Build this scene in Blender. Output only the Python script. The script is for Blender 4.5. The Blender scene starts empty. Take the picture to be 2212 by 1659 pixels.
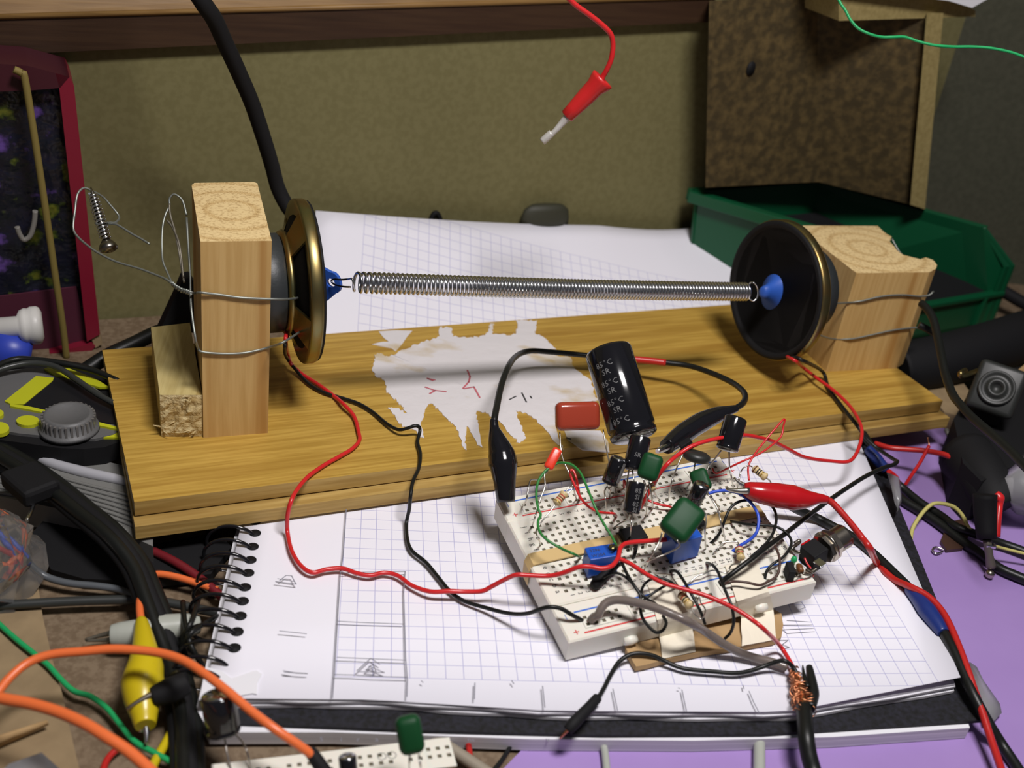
import bpy, bmesh, math, random
from mathutils import Vector, Matrix
from math import sin, cos, radians, pi
random.seed(7)
SC = bpy.context.scene
COL = SC.collection
# ------------------------------------------------------------------ camera
FPX = 2350.0; TH = radians(29.5); RHO = radians(8.4); CX, CY = 1106.0, 829.5
C = Vector((0, 0, .243))
F = Vector((0, cos(TH), -sin(TH))); R0 = Vector((1, 0, 0)); U0 = Vector((0, sin(TH), cos(TH)))
RR = cos(RHO)*R0 + sin(RHO)*U0; UU = -sin(RHO)*R0 + cos(RHO)*U0
cd = bpy.data.cameras.new('camera'); cam = bpy.data.objects.new('camera', cd); COL.objects.link(cam)
cam.matrix_world = Matrix(((RR.x, UU.x, -F.x, C.x), (RR.y, UU.y, -F.y, C.y), (RR.z, UU.z, -F.z, C.z), (0, 0, 0, 1)))
cd.sensor_width = 36; cd.lens = FPX*36/2212; cd.clip_start = .01; cd.clip_end = 20
cd.dof.use_dof = True; cd.dof.focus_distance = .37; cd.dof.aperture_fstop = 14
SC.camera = cam
# ------------------------------------------------------------------ light and exposure
SC.view_settings.view_transform = 'Standard'; SC.view_settings.look = 'None'
SC.view_settings.gamma = 1; SC.view_settings.use_curve_mapping = False
SC.view_settings.exposure = 0.0
w = bpy.data.worlds.new('world'); SC.world = w; w.use_nodes = True
w.node_tree.nodes['Background'].inputs[0].default_value = (.62, .62, .75, 1)
w.node_tree.nodes['Background'].inputs[1].default_value = .09
def area(name, loc, target, sx, sy, power, col):
    l = bpy.data.lights.new(name, 'AREA'); l.shape = 'RECTANGLE'; l.size = sx; l.size_y = sy
    l.energy = power; l.color = col
    o = bpy.data.objects.new(name, l); COL.objects.link(o); o.location = loc
    o.rotation_euler = (Vector(target)-Vector(loc)).to_track_quat('-Z', 'Y').to_euler()
area('desk_lamp_light', (.10, .13, .58), (.04, .27, 0), .16, .09, 3.5, (1, .955, .95))
# ------------------------------------------------------------------ pixel -> place helpers
def ray(x, y): return F + RR*((x-CX)/FPX) - UU*((y-CY)/FPX)
def G(x, y, z=0.0):
    d = ray(x, y); return C + d*((z-C.z)/d.z)
def V(x, y, Z): return C + ray(x, y)*Z
WA = radians(27); WN = Vector((-sin(WA), cos(WA), 0)); WD = Vector((cos(WA), sin(WA), 0)); WP = Vector((-.19, .418, 0))
def W(x, y, off=0.0):
    d = ray(x, y); return C + d*(((WP-C).dot(WN)-off)/d.dot(WN))
# breadboard frame (mm): u along the columns, v towards the back, w up
BO = Vector((.025, .254, .0317))
BU = Vector((.9019, .4234, .0854)).normalized(); BV = Vector((-.4306, .8971, .0990)); BV = (BV-BU*BV.dot(BU)).normalized(); BW = BU.cross(BV)
def BB(u, v, w=0.0): return BO + (BU*u + BV*v + BW*w)*.001
def B(x, y, w=0.0):
    d = ray(x, y); o = BO + BW*(w*.001)
    return C + d*((o-C).dot(BW)/d.dot(BW))
def PZ(lst):            # list of (px,py,z) -> points
    return [G(*p) for p in lst]
def PB(lst):            # list of (px,py,w_mm) above the breadboard
    return [B(*p) for p in lst]
def PV(lst):
    return [V(*p) for p in lst]
# ------------------------------------------------------------------ materials
MATS = {}
def mat(name, col, rough=.5, metal=0, spec=.5, trans=0, alpha=1, noise=None, bump=None, emis=None, coat=0, sss=0):
    if name in MATS: return MATS[name]
    m = bpy.data.materials.new(name); m.use_nodes = True; nt = m.node_tree; b = nt.nodes['Principled BSDF']
    b.inputs['Base Color'].default_value = (*col, 1); b.inputs['Roughness'].default_value = rough
    b.inputs['Metallic'].default_value = metal; b.inputs['Specular IOR Level'].default_value = spec
    b.inputs['Transmission Weight'].default_value = trans; b.inputs['Alpha'].default_value = alpha
    b.inputs['Coat Weight'].default_value = coat
    if sss:
        b.inputs['Subsurface Weight'].default_value = sss; b.inputs['Subsurface Scale'].default_value = .002
    if noise or bump:
        tc = nt.nodes.new('ShaderNodeTexCoord')
    if noise:               # (scale, colour2, stretch xyz, contrast lo, hi)
        mp = nt.nodes.new('ShaderNodeMapping'); mp.inputs['Scale'].default_value = noise[2] if len(noise) > 2 else (1, 1, 1)
        n = nt.nodes.new('ShaderNodeTexNoise'); n.inputs['Scale'].default_value = noise[0]; n.inputs['Detail'].default_value = 6
        r = nt.nodes.new('ShaderNodeValToRGB')
        lo, hi = (noise[3], noise[4]) if len(noise) > 4 else (.35, .65)
        r.color_ramp.elements[0].position = lo; r.color_ramp.elements[1].position = hi
        r.color_ramp.elements[0].color = (*col, 1); r.color_ramp.elements[1].color = (*noise[1], 1)
        nt.links.new(tc.outputs['Object'], mp.inputs[0]); nt.links.new(mp.outputs[0], n.inputs['Vector'])
        nt.links.new(n.outputs[0], r.inputs[0]); nt.links.new(r.outputs[0], b.inputs['Base Color'])
    if bump:                # (scale, strength, distance)
        n2 = nt.nodes.new('ShaderNodeTexNoise'); n2.inputs['Scale'].default_value = bump[0]; n2.inputs['Detail'].default_value = 4
        bp = nt.nodes.new('ShaderNodeBump'); bp.inputs['Strength'].default_value = bump[1]; bp.inputs['Distance'].default_value = bump[2]
        nt.links.new(tc.outputs['Object'], n2.inputs['Vector']); nt.links.new(n2.outputs[0], bp.inputs['Height']); nt.links.new(bp.outputs[0], b.inputs['Normal'])
    MATS[name] = m; return m
def wood(name, c1, c2, c3, rot, ring=0, scale=1, rough=.55):
    """long grain along local X after rotation rot (z radians); fine streaks + broad bands"""
    if name in MATS: return MATS[name]
    m = bpy.data.materials.new(name); m.use_nodes = True; nt = m.node_tree; b = nt.nodes['Principled BSDF']
    b.inputs['Roughness'].default_value = rough; b.inputs['Specular IOR Level'].default_value = .35
    N = nt.nodes.new; L = nt.links.new
    tc = N('ShaderNodeTexCoord'); mp = N('ShaderNodeMapping'); mp.vector_type = 'TEXTURE'; mp.inputs['Rotation'].default_value = rot
    L(tc.outputs['Object'], mp.inputs[0])
    s1 = N('ShaderNodeMapping'); s1.inputs['Scale'].default_value = (35*scale, 700*scale, 700*scale); L(mp.outputs[0], s1.inputs[0])
    n1 = N('ShaderNodeTexNoise'); n1.inputs['Scale'].default_value = 1; n1.inputs['Detail'].default_value = 5; L(s1.outputs[0], n1.inputs['Vector'])
    s2 = N('ShaderNodeMapping'); s2.inputs['Scale'].default_value = (6*scale, 110*scale, 110*scale); L(mp.outputs[0], s2.inputs[0])
    n2 = N('ShaderNodeTexNoise'); n2.inputs['Scale'].default_value = 1; n2.inputs['Detail'].default_value = 3; n2.inputs['Distortion'].default_value = .6; L(s2.outputs[0], n2.inputs['Vector'])
    r1 = N('ShaderNodeValToRGB'); r1.color_ramp.elements[0].position = .38; r1.color_ramp.elements[1].position = .62
    r1.color_ramp.elements[0].color = (*c2, 1); r1.color_ramp.elements[1].color = (*c1, 1); L(n1.outputs[0], r1.inputs[0])
    r2 = N('ShaderNodeValToRGB'); r2.color_ramp.elements[0].position = .52; r2.color_ramp.elements[1].position = .68
    r2.color_ramp.elements[0].color = (0, 0, 0, 1); r2.color_ramp.elements[1].color = (1, 1, 1, 1); L(n2.outputs[0], r2.inputs[0])
    mx = N('ShaderNodeMixRGB'); mx.inputs[2].default_value = (*c3, 1); L(r1.outputs[0], mx.inputs[1]); L(r2.outputs[0], mx.inputs[0])
    out = mx
    if ring:                # end grain rings around a local centre
        wv = N('ShaderNodeTexWave'); wv.wave_type = 'RINGS'; wv.rings_direction = 'Z'; wv.inputs['Scale'].default_value = ring
        wv.inputs['Distortion'].default_value = 2.5; wv.inputs['Detail'].default_value = 2; wv.inputs['Detail Scale'].default_value = 60
        L(tc.outputs['Object'], wv.inputs['Vector'])
        rr = N('ShaderNodeValToRGB'); rr.color_ramp.elements[0].position = .0; rr.color_ramp.elements[1].position = .22
        rr.color_ramp.elements[0].color = (*c3, 1); rr.color_ramp.elements[1].color = (*c1, 1); L(wv.outputs[0], rr.inputs[0])
        sp = N('ShaderNodeTexNoise'); sp.inputs['Scale'].default_value = 900; L(tc.outputs['Object'], sp.inputs['Vector'])
        m3 = N('ShaderNodeMixRGB'); m3.blend_type = 'MULTIPLY'; m3.inputs[0].default_value = .5; L(rr.outputs[0], m3.inputs[1])
        r4 = N('ShaderNodeValToRGB'); r4.color_ramp.elements[0].position = .35; r4.color_ramp.elements[1].position = .5; r4.color_ramp.elements[0].color = (.45, .35, .25, 1); L(sp.outputs[0], r4.inputs[0]); L(r4.outputs[0], m3.inputs[2])
        out = m3
    L(out.outputs[0], b.inputs['Base Color'])
    bp = N('ShaderNodeBump'); bp.inputs['Strength'].default_value = .25; bp.inputs['Distance'].default_value = .0003
    L(n1.outputs[0], bp.inputs['Height']); L(bp.outputs[0], b.inputs['Normal'])
    MATS[name] = m; return m

M = dict(
 black=mat('black_rubber', (.008, .009, .008), .4, spec=.35),
 blackm=mat('black_matte', (.008, .008, .009), .7, spec=.25),
 blackg=mat('black_gloss', (.008, .008, .010), .12, coat=.3),
 dark=mat('dark_plastic', (.02, .022, .02), .45),
 red=mat('red_insulation', (.62, .020, .022), .30),
 redclip=mat('red_vinyl', (.45, .008, .012), .22, coat=.2),
 orange=mat('orange_insulation', (.82, .17, .045), .35),
 green=mat('green_insulation', (.025, .20, .035), .4),
 greenl=mat('light_green_insulation', (.015, .36, .11), .4),
 blue=mat('blue_insulation', (.03, .09, .62), .4),
 brown=mat('brown_insulation', (.07, .035, .025), .45),
 yellow=mat('yellow_vinyl', (.58, .45, .01), .3),
 yellowt=mat('yellow_twine', (.55, .50, .16), .7),
 lead=mat('tinned_lead', (.62, .60, .55), .28, 1),
 leaddull=mat('dull_lead', (.20, .18, .14), .5, .6),
 iron=mat('galvanised_wire', (.30, .32, .29), .5, .8),
 steel=mat('spring_steel', (.72, .74, .76), .18, 1),
 spring=mat('spring_wire', (.66, .67, .67), .22, 1),
 brownc=mat('brown_core', (.16, .07, .05), .5), redd=mat('dark_red_insulation', (.48, .018, .015), .35), bluetape=mat('blue_tape', (.012, .03, .17), .35),
 redplug=mat('red_plug', (.60, .02, .02), .35), whitem=mat('pale_metal', (.62, .60, .56), .35, .3), cordg=mat('charcoal_cord', (.035, .038, .036), .35), dialmetal=mat('dial_ridge', (.20, .19, .18), .3, .3),
 steeld=mat('dark_steel', (.25, .23, .19), .3, 1),
 chrome=mat('nickel', (.50, .45, .37), .25, 1),
 brass=mat('passivated_brass', (.34, .22, .075), .36, 1, noise=(90, (.25, .25, .12), (1, 1, 1))),
 abs=mat('cream_plastic', (.80, .77, .68), .4, sss=.15),
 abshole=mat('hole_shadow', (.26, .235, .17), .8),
 white=mat('white_plastic', (.75, .74, .70), .4),
 trim=mat('trimmer_blue', (.012, .085, .46), .35),
 capgreen=mat('green_film', (.005, .055, .016), .5, spec=.25),
 filmred=mat('red_epoxy', (.33, .045, .022), .18, coat=.5),
 ledred=mat('red_led', (.80, .05, .02), .3),
 resist=mat('resistor_tan', (.62, .48, .24), .4),
 band1=mat('band_brown', (.13, .04, .015), .5), band2=mat('band_red', (.45, .05, .03), .5), band3=mat('band_black', (.02, .02, .02), .5), band4=mat('band_gold', (.5, .33, .08), .3, .6),
 ink=mat('print_black', (.03, .03, .03), .7), inkr=mat('print_red', (.65, .06, .06), .7), inkb=mat('print_blue', (.05, .16, .60), .7), inkw=mat('print_grey', (.15, .15, .15), .7), inky=mat('pencil', (.20, .20, .24), .8), inkg=mat('print_gridblue', (.36, .36, .55), .8),
 spk=mat('cone_paper', (.006, .006, .006), .9, spec=.15, bump=(400, .4, .0005)),
 tabblue=mat('blue_cap', (.025, .100, .46), .5),
 magnet=mat('ferrite', (.026, .030, .032), .45, bump=(500, .3, .0003)),
 tape=mat('paper_tape', (.80, .74, .60), .6, bump=(250, .5, .0006)),
 board=mat('cardboard', (.46, .30, .14), .8, noise=(60, (.36, .22, .09), (1, 1, 1))),
 band=mat('rubber_band', (.62, .44, .19), .6),
 foil=mat('adhesive_foil', (.35, .34, .30), .35, .5, bump=(400, 1, .001)),
 cover=mat('notebook_cover', (.012, .012, .012), .6, spec=.25, noise=(700, (.022, .022, .03))),
 pages=mat('page_edges', (.72, .71, .74), .8, noise=(1, (.52, .51, .55), (3, 3, 2500), .4, .6)),
 mat=mat('purple_mat', (.33, .21, .50), .6, noise=(22, (.36, .235, .54)), bump=(30, .15, .002)),
 desk=mat('desk_laminate', (.14, .095, .055), .65, noise=(450, (.20, .145, .09), (1, 1, 1), .4, .6)),
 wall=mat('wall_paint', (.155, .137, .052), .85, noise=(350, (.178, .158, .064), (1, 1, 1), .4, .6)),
 wallr=mat('wall_side_shade', (.050, .050, .030), .85, noise=(350, (.065, .064, .04))),  # darker than the back wall: shade beside the hutch panel, put into the colour
 glue=mat('dried_glue', (.72, .69, .70), .55, noise=(38, (.55, .43, .24), (1, 1.6, 1), .56, .70), bump=(160, .5, .001)),
 copper=mat('copper_strand', (.65, .28, .14), .3, 1),
 greenbin=mat('bin_green', (.002, .075, .027), .4),
 redbox=mat('red_plastic', (.20, .008, .025), .4),
 ribgrey=mat('grey_case', (.18, .18, .17), .45),
 meterg=mat('meter_grey', (.12, .12, .12), .5, bump=(700, .3, .0003)),
 metery=mat('meter_yellow', (.50, .52, .015), .45),
 lcd=mat('meter_display', (.010, .010, .012), .3),
 greyp=mat('grey_clip', (.40, .42, .37), .4),
 scrapboard=mat('torn_cardboard', (.30, .215, .115), .85, noise=(120, (.24, .17, .09))),
 clear=mat('clear_plastic', (.75, .77, .78), .12, trans=.92, bump=(90, .6, .002)),
 film=mat('cloudy_film', (.62, .62, .64), .3, trans=.7, bump=(60, .5, .002)),
 tubeclear=mat('clear_sleeve', (.55, .50, .45), .2, trans=.75),
 paper=mat('white_paper', (.78, .78, .82), .8),
)
foilm = mat('tinted_foil', (.010, .010, .022), .25, noise=(85, (.09, .05, .20), (1, 1, 1), .60, .75), bump=(45, 1, .006))
_r = foilm.node_tree.nodes['Color Ramp'].color_ramp
for _p, _c in ((.38, (.05, .07, .012)), (.42, (.008, .010, .014)), (.33, (.14, .15, .02)), (.68, (.10, .05, .22))):
    _e = _r.elements.new(_p); _e.color = (*_c, 1)
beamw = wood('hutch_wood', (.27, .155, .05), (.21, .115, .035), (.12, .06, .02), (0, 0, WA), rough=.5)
beamshade = wood('hutch_wood_shade', (.050, .025, .012), (.038, .018, .009), (.025, .012, .006), (0, 0, WA), rough=.5)
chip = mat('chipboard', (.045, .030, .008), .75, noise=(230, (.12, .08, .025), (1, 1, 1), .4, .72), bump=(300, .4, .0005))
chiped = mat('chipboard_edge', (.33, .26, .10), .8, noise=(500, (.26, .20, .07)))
BA = radians(26.8)
oak = wood('oak_board', (.54, .34, .070), (.40, .235, .040), (.36, .20, .033), (0, 0, BA), rough=.42)
oakedge = wood('oak_edge', (.50, .34, .11), (.38, .24, .065), (.27, .16, .04), (0, 0, BA))
pine = wood('pine_side', (.62, .41, .16), (.54, .34, .12), (.43, .23, .065), (0, radians(90), 0), scale=.8)
pineend = wood('pine_end', (.74, .56, .28), (.5, .3, .1), (.56, .38, .16), (0, 0, 0), ring=38)
pinesm = wood('pine_pale', (.58, .47, .20), (.50, .39, .15), (.42, .30, .10), (0, 0, radians(100)))
pinerough = mat('sawn_end', (.62, .50, .26), .8, noise=(260, (.40, .27, .09), (1, 1, 2), .4, .7), bump=(300, 1, .002))
# ------------------------------------------------------------------ mesh builder
class MB:
    def __init__(s): s.v = []; s.f = []; s.m = []; s.mats = []; s.sm = []
    def _mi(s, m):
        if m not in s.mats: s.mats.append(m)
        return s.mats.index(m)
    def raw(s, vs, fs, m, smooth=False):
        b = len(s.v); s.v += [Vector(v) for v in vs]; k = s._mi(m)
        for f in fs: s.f.append([b+i for i in f]); s.m.append(k); s.sm.append(smooth)
        return s
    def tube(s, pts, r, m, seg=10, sub=5, cap=True, smooth=True, raw=False):
        pts = [Vector(p) for p in pts]
        n = len(pts); rs = r if isinstance(r, (list, tuple)) else [r]*n
        P, Q = [], []
        if n == 2 or raw:
            P, Q = pts, list(rs)
        else:
            for i in range(n-1):
                p0 = pts[max(i-1, 0)]; p1 = pts[i]; p2 = pts[i+1]; p3 = pts[min(i+2, n-1)]
                for k in range(sub):
                    t = k/sub
                    P.append(.5*((2*p1)+(p2-p0)*t+(2*p0-5*p1+4*p2-p3)*t*t+(3*p1-p0-3*p2+p3)*t**3)); Q.append(rs[i]*(1-t)+rs[i+1]*t)
            P.append(pts[-1]); Q.append(rs[-1])
        T = []
        for i in range(len(P)):
            d = P[min(i+1, len(P)-1)]-P[max(i-1, 0)]
            T.append(d.normalized() if d.length > 1e-9 else Vector((0, 0, 1)))
        a = T[0].orthogonal().normalized(); vs = []; fs = []
        for i in range(len(P)):
            a = (a-T[i]*a.dot(T[i])).normalized(); b = T[i].cross(a)
            for k in range(seg):
                an = 2*pi*k/seg; vs.append(P[i]+(a*cos(an)+b*sin(an))*Q[i])
        for i in range(len(P)-1):
            for k in range(seg):
                k2 = (k+1) % seg; fs.append([i*seg+k, i*seg+k2, (i+1)*seg+k2, (i+1)*seg+k])
        s.raw(vs, fs, m, smooth)
        if cap:
            s.raw(vs[:seg], [list(range(seg))[::-1]], m); s.raw(vs[-seg:], [list(range(seg))], m)
        return s
    def lathe(s, p0, ax, prof, m, seg=24, smooth=True, flat=1.0, side=None):
        """profile of (distance along axis, radius); flat squashes one direction"""
        p0 = Vector(p0); ax = Vector(ax).normalized(); a = (Vector(side)-ax*Vector(side).dot(ax)).normalized() if side else ax.orthogonal().normalized(); b = ax.cross(a)
        vs = []; fs = []
        for t, r in prof:
            for k in range(seg):
                an = 2*pi*k/seg; vs.append(p0+ax*t+(a*cos(an)+b*sin(an)*flat)*max(r, 1e-6))
        for i in range(len(prof)-1):
            for k in range(seg):
                k2 = (k+1) % seg; fs.append([i*seg+k, i*seg+k2, (i+1)*seg+k2, (i+1)*seg+k])
        fs.append(list(range(seg))[::-1]); fs.append([(len(prof)-1)*seg+k for k in range(seg)])
        return s.raw(vs, fs, m, smooth)
    def box(s, c, ax, sz, m, bev=0.0, seg=2, smooth=False):
        """c centre, ax three axes, sz full sizes"""
        bm = bmesh.new(); bmesh.ops.create_cube(bm, size=1)
        for v in bm.verts: v.co = Vector((v.co.x*sz[0], v.co.y*sz[1], v.co.z*sz[2]))
        if bev: bmesh.ops.bevel(bm, geom=bm.edges[:], offset=bev, segments=seg, affect='EDGES', profile=.5)
        bm.verts.ensure_lookup_table(); bm.verts.index_update()
        vs = [Vector(c)+ax[0]*v.co.x+ax[1]*v.co.y+ax[2]*v.co.z for v in bm.verts]
        fs = [[v.index for v in f.verts] for f in bm.faces]; bm.free()
        return s.raw(vs, fs, m, smooth or bev > 0 and seg > 2)
    def prism(s, bot, top, m, mtop=None, bev=0):
        n = len(bot); vs = [Vector(p) for p in bot]+[Vector(p) for p in top]
        s.raw(vs, [[i, (i+1) % n, n+(i+1) % n, n+i] for i in range(n)]+[list(range(n))[::-1]], m)
        return s.raw(vs[n:], [list(range(n))], mtop or m)
    def poly(s, pts, m): return s.raw(pts, [list(range(len(pts)))], m)
    def sph(s, c, r, m, sq=(1, 1, 1), seg=16):
        vs = []; fs = []; h = seg//2
        for i in range(h+1):
            for k in range(seg):
                a = pi*i/h; b = 2*pi*k/seg; vs.append(Vector(c)+Vector((sin(a)*cos(b)*sq[0], sin(a)*sin(b)*sq[1], cos(a)*sq[2]))*r)
        for i in range(h):
            for k in range(seg): fs.append([i*seg+k, (i+1)*seg+k, (i+1)*seg+(k+1) % seg, i*seg+(k+1) % seg])
        return s.raw(vs, fs, m, True)
    def build(s, name, parent=None, mod=None):
        me = bpy.data.meshes.new(name)
        if parent is None:
            xs = [v.x for v in s.v]; ys = [v.y for v in s.v]; zs = [v.z for v in s.v]
            o = Vector(((min(xs)+max(xs))/2, (min(ys)+max(ys))/2, min(zs)))
        else: o = wloc(parent)
        me.from_pydata([v-o for v in s.v], [], s.f); me.update()
        for m in s.mats: me.materials.append(m)
        for p, k, q in zip(me.polygons, s.m, s.sm): p.material_index = k; p.use_smooth = q
        bm = bmesh.new(); bm.from_mesh(me); bmesh.ops.remove_doubles(bm, verts=bm.verts, dist=1e-7)
        bmesh.ops.recalc_face_normals(bm, faces=bm.faces); bm.to_mesh(me); bm.free()
        ob = bpy.data.objects.new(name, me); COL.objects.link(ob)
        if parent is None: ob.location = o
        else: ob.parent = parent
        ob['wl'] = list(o); return ob
def wloc(o): return Vector(o['wl'])
def thing(name, label, cat, loc, group=None, kind=None):
    o = bpy.data.objects.new(name, None); COL.objects.link(o); o.location = loc; o['wl'] = list(loc); o.empty_display_size = .005
    o['label'] = label; o['category'] = cat
    if group: o['group'] = group
    if kind: o['kind'] = kind
    return o
def tag(o, label, cat, group=None, kind=None):
    o['label'] = label; o['category'] = cat
    if group: o['group'] = group
    if kind: o['kind'] = kind
    return o
def struct(o): o['kind'] = 'structure'; return o
def text(mb, s, org, ux, vx, size, m, off=.00006):
    """flat lettering laid on a surface: org lower-left, ux reading direction, vx up of the letters"""
    cu = bpy.data.curves.new('lettering', 'FONT'); cu.body = s; cu.size = size; cu.resolution_u = 2
    ob = bpy.data.objects.new('lettering', cu); COL.objects.link(ob)
    dg = bpy.context.evaluated_depsgraph_get(); me = bpy.data.meshes.new_from_object(ob.evaluated_get(dg))
    n = ux.cross(vx).normalized()
    vs = [org+ux*v.co.x+vx*v.co.y+n*off for v in me.vertices]; fs = [list(p.vertices) for p in me.polygons]
    bpy.data.objects.remove(ob); bpy.data.meshes.remove(me); bpy.data.curves.remove(cu)
    mb.raw(vs, fs, m)
def strip(mb, pts, wd, nrm, m, off=.00005):
    """flat drawn line"""
    for a, b in zip(pts[:-1], pts[1:]):
        d = (b-a); s_ = d.cross(nrm).normalized()*wd/2; o = nrm*off; e = d.normalized()*wd*.3
        mb.raw([a-e+s_+o, b+e+s_+o, b+e-s_+o, a-e-s_+o], [[0, 1, 2, 3]], m)
def wire(name, pts, r, m, label, cat='wire', group=None, seg=8, sub=5):
    return tag(MB().tube(pts, r, m, seg, sub).build(name), label, cat, group)
Z3 = Vector((0, 0, 1))
# ================================================================== ROOM
def wpt(a, off, z): return WP + WD*a - WN*off + Z3*z
struct(MB().prism([wpt(-.9, 0, -.02), wpt(.452, 0, -.02), wpt(.452, -.02, -.02), wpt(-.9, -.02, -.02)],
                  [wpt(-.9, 0, .6), wpt(.452, 0, .6), wpt(.452, -.02, .6), wpt(-.9, -.02, .6)], M['wall']).build('wall_back'))
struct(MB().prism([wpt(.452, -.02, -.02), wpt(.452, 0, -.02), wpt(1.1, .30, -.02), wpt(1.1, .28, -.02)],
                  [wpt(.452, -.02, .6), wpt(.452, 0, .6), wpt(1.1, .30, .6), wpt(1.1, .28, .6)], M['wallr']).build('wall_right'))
dk = MB().box(Vector((WP.x, WP.y, -.0005)) - WN*.6275 + WD*.3, (WD, WN, Z3), (1.9, 1.25, .019), M['desk'], .002).build('desk')
tag(dk, 'brown speckled laminate desk top carrying the whole clutter', 'desk')
# ---- hutch: cross rail, particle board side panel, corner shelf, upright
h = thing('desk_hutch', 'wooden desk hutch with a cross rail, chipboard side panel and corner shelf at the top', 'shelf', wpt(.2, .03, .12))
def wbox(name, pxs, off, depth, m, mtop=None, parent=None):
    f = [W(x, y, off) for x, y in pxs]; b = [p+WN*depth for p in f]
    return MB().prism(b, f, m, mtop).build(name, parent)
# cross rail: shade painted into the front face as darker wood, upper face in the lit tone
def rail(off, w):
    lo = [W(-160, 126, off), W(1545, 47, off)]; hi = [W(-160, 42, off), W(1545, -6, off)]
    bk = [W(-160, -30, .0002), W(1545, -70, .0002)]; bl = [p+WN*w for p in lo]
    mb = MB(); mb.raw(lo+hi, [[0, 1, 3, 2]], beamshade); mb.raw(hi+bk, [[0, 1, 3, 2]], beamw)
    mb.raw(lo+bl, [[0, 2, 3, 1]], beamshade); mb.raw(bk+bl, [[0, 1, 3, 2]], beamshade); mb.raw([lo[0], hi[0], bk[0], bl[0]], [[0, 1, 2, 3]], beamshade); mb.raw([lo[1], hi[1], bk[1], bl[1]], [[0, 1, 2, 3]], beamshade)
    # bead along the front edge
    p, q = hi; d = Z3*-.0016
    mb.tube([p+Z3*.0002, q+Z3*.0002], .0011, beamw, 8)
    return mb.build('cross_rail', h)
rail(.005, .0048)
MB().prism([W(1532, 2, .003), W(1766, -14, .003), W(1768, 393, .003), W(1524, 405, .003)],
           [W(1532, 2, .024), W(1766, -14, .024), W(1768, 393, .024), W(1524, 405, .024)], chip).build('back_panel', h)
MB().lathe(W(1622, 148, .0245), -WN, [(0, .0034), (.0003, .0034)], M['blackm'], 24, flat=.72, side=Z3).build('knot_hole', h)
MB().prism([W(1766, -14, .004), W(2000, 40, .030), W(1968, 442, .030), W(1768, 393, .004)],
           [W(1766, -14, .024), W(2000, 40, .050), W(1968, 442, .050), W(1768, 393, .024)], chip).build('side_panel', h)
MB().prism([W(2002, 28, .040), W(2038, 28, .040), W(1998, 452, .040), W(1966, 442, .040)],
           [W(2002, 28, .054), W(2038, 28, .054), W(1998, 452, .054), W(1966, 442, .054)], chiped).build('upright', h)
a = [W(1812, -40, .05), W(1812, 45, .05), W(2107, 36, .05), W(2107, 22, .05), W(2060, 2, .05), W(1900, -40, .05)]
MB().prism([p+WN*.03 for p in a], a, chiped).build('corner_shelf', h)
a = [W(1815, -30, .056), W(2050, 2, .056), W(2100, 17, .056), W(2135, -3, .056), W(2130, -60, .056), W(1800, -60, .056)]
tag(MB().prism([p+WN*.02 for p in a], a, M['paper']).build('paper_sheet'), 'white paper sheet overhanging the corner shelf at the upper right', 'paper')
# ---- purple mat
a = [G(990, 1760, .0102), G(2500, 1740, .0102), G(2500, 980, .0102), G(1830, 900, .0102)]
tag(MB().prism([p-Z3*.0012 for p in a], a, M['mat']).build('cutting_mat'), 'purple cutting mat lying under the graph pad at the right', 'mat')
# ================================================================== GRAPH PADS
def lerpx(tab, s):
    for (s0, a), (s1, b) in zip(tab[:-1], tab[1:]):
        if s <= s1: t = (s-s0)/(s1-s0); return a.lerp(b, t)
    return tab[-1][1]
ZP = .020
row0 = [(0, G(440, 1508, ZP)), (.22, G(800, 1511, ZP)), (.47, G(1180, 1535, ZP)), (.78, G(1700, 1538, ZP+.0005)), (1, G(2075, 1463, ZP+.003))]
r1l, r1r = G(522, 1127, ZP), G(1852, 945, ZP+.001)
r3l, r3r = G(682, 455, .059), G(1600, 480, .044)
r2l, r2r = Vector((-.0880, .3935, ZP+.0005)), Vector((.1235, .4995, ZP+.0005))
gorg = G(725, 1462, ZP); gv = (G(747, 1120, ZP)-gorg).normalized(); gu = Vector((gv.y, -gv.x, 0))
def page_rows(nx=24):
    rows = []
    for ty, L_, R_ in [(0, None, None)] + [(t, None, None) for t in (.35, .7)] + [(1, r1l, r1r)]:
        r = []
        for i in range(nx+1):
            s = i/nx; a = lerpx(row0, s); b = r1l.lerp(r1r, s); p = a.lerp(b, ty)
            p.z += .0016*sin(pi*s)**2*sin(pi*min(ty*1.2, 1))*(1-ty)
            r.append(p)
        rows.append(r)
    rows.append([r2l.lerp(r2r, i/nx) for i in range(nx+1)])
    for t in (.15, .3, .45, .6, .75, .88, 1):
        r = []
        for i in range(nx+1):
            s = i/nx; p = r2l.lerp(r2r, s).lerp(r3l.lerp(r3r, s), t)
            z0 = r2l.lerp(r2r, s).z; z1 = r3l.lerp(r3r, s).z-.004*sin(pi*s)*t-.003*max(0, sin(pi*(s-.62)/.38))*t*(s > .62)
            p.z = z0+(z1-z0)*t**1.35; r.append(p)
        rows.append(r)
    return rows
ROWS = page_rows()
npad = thing('graph_pad', 'spiral graph pad lying open under the wooden board, top sheet curled up behind', 'notebook', G(1100, 1300, .015))
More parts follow.
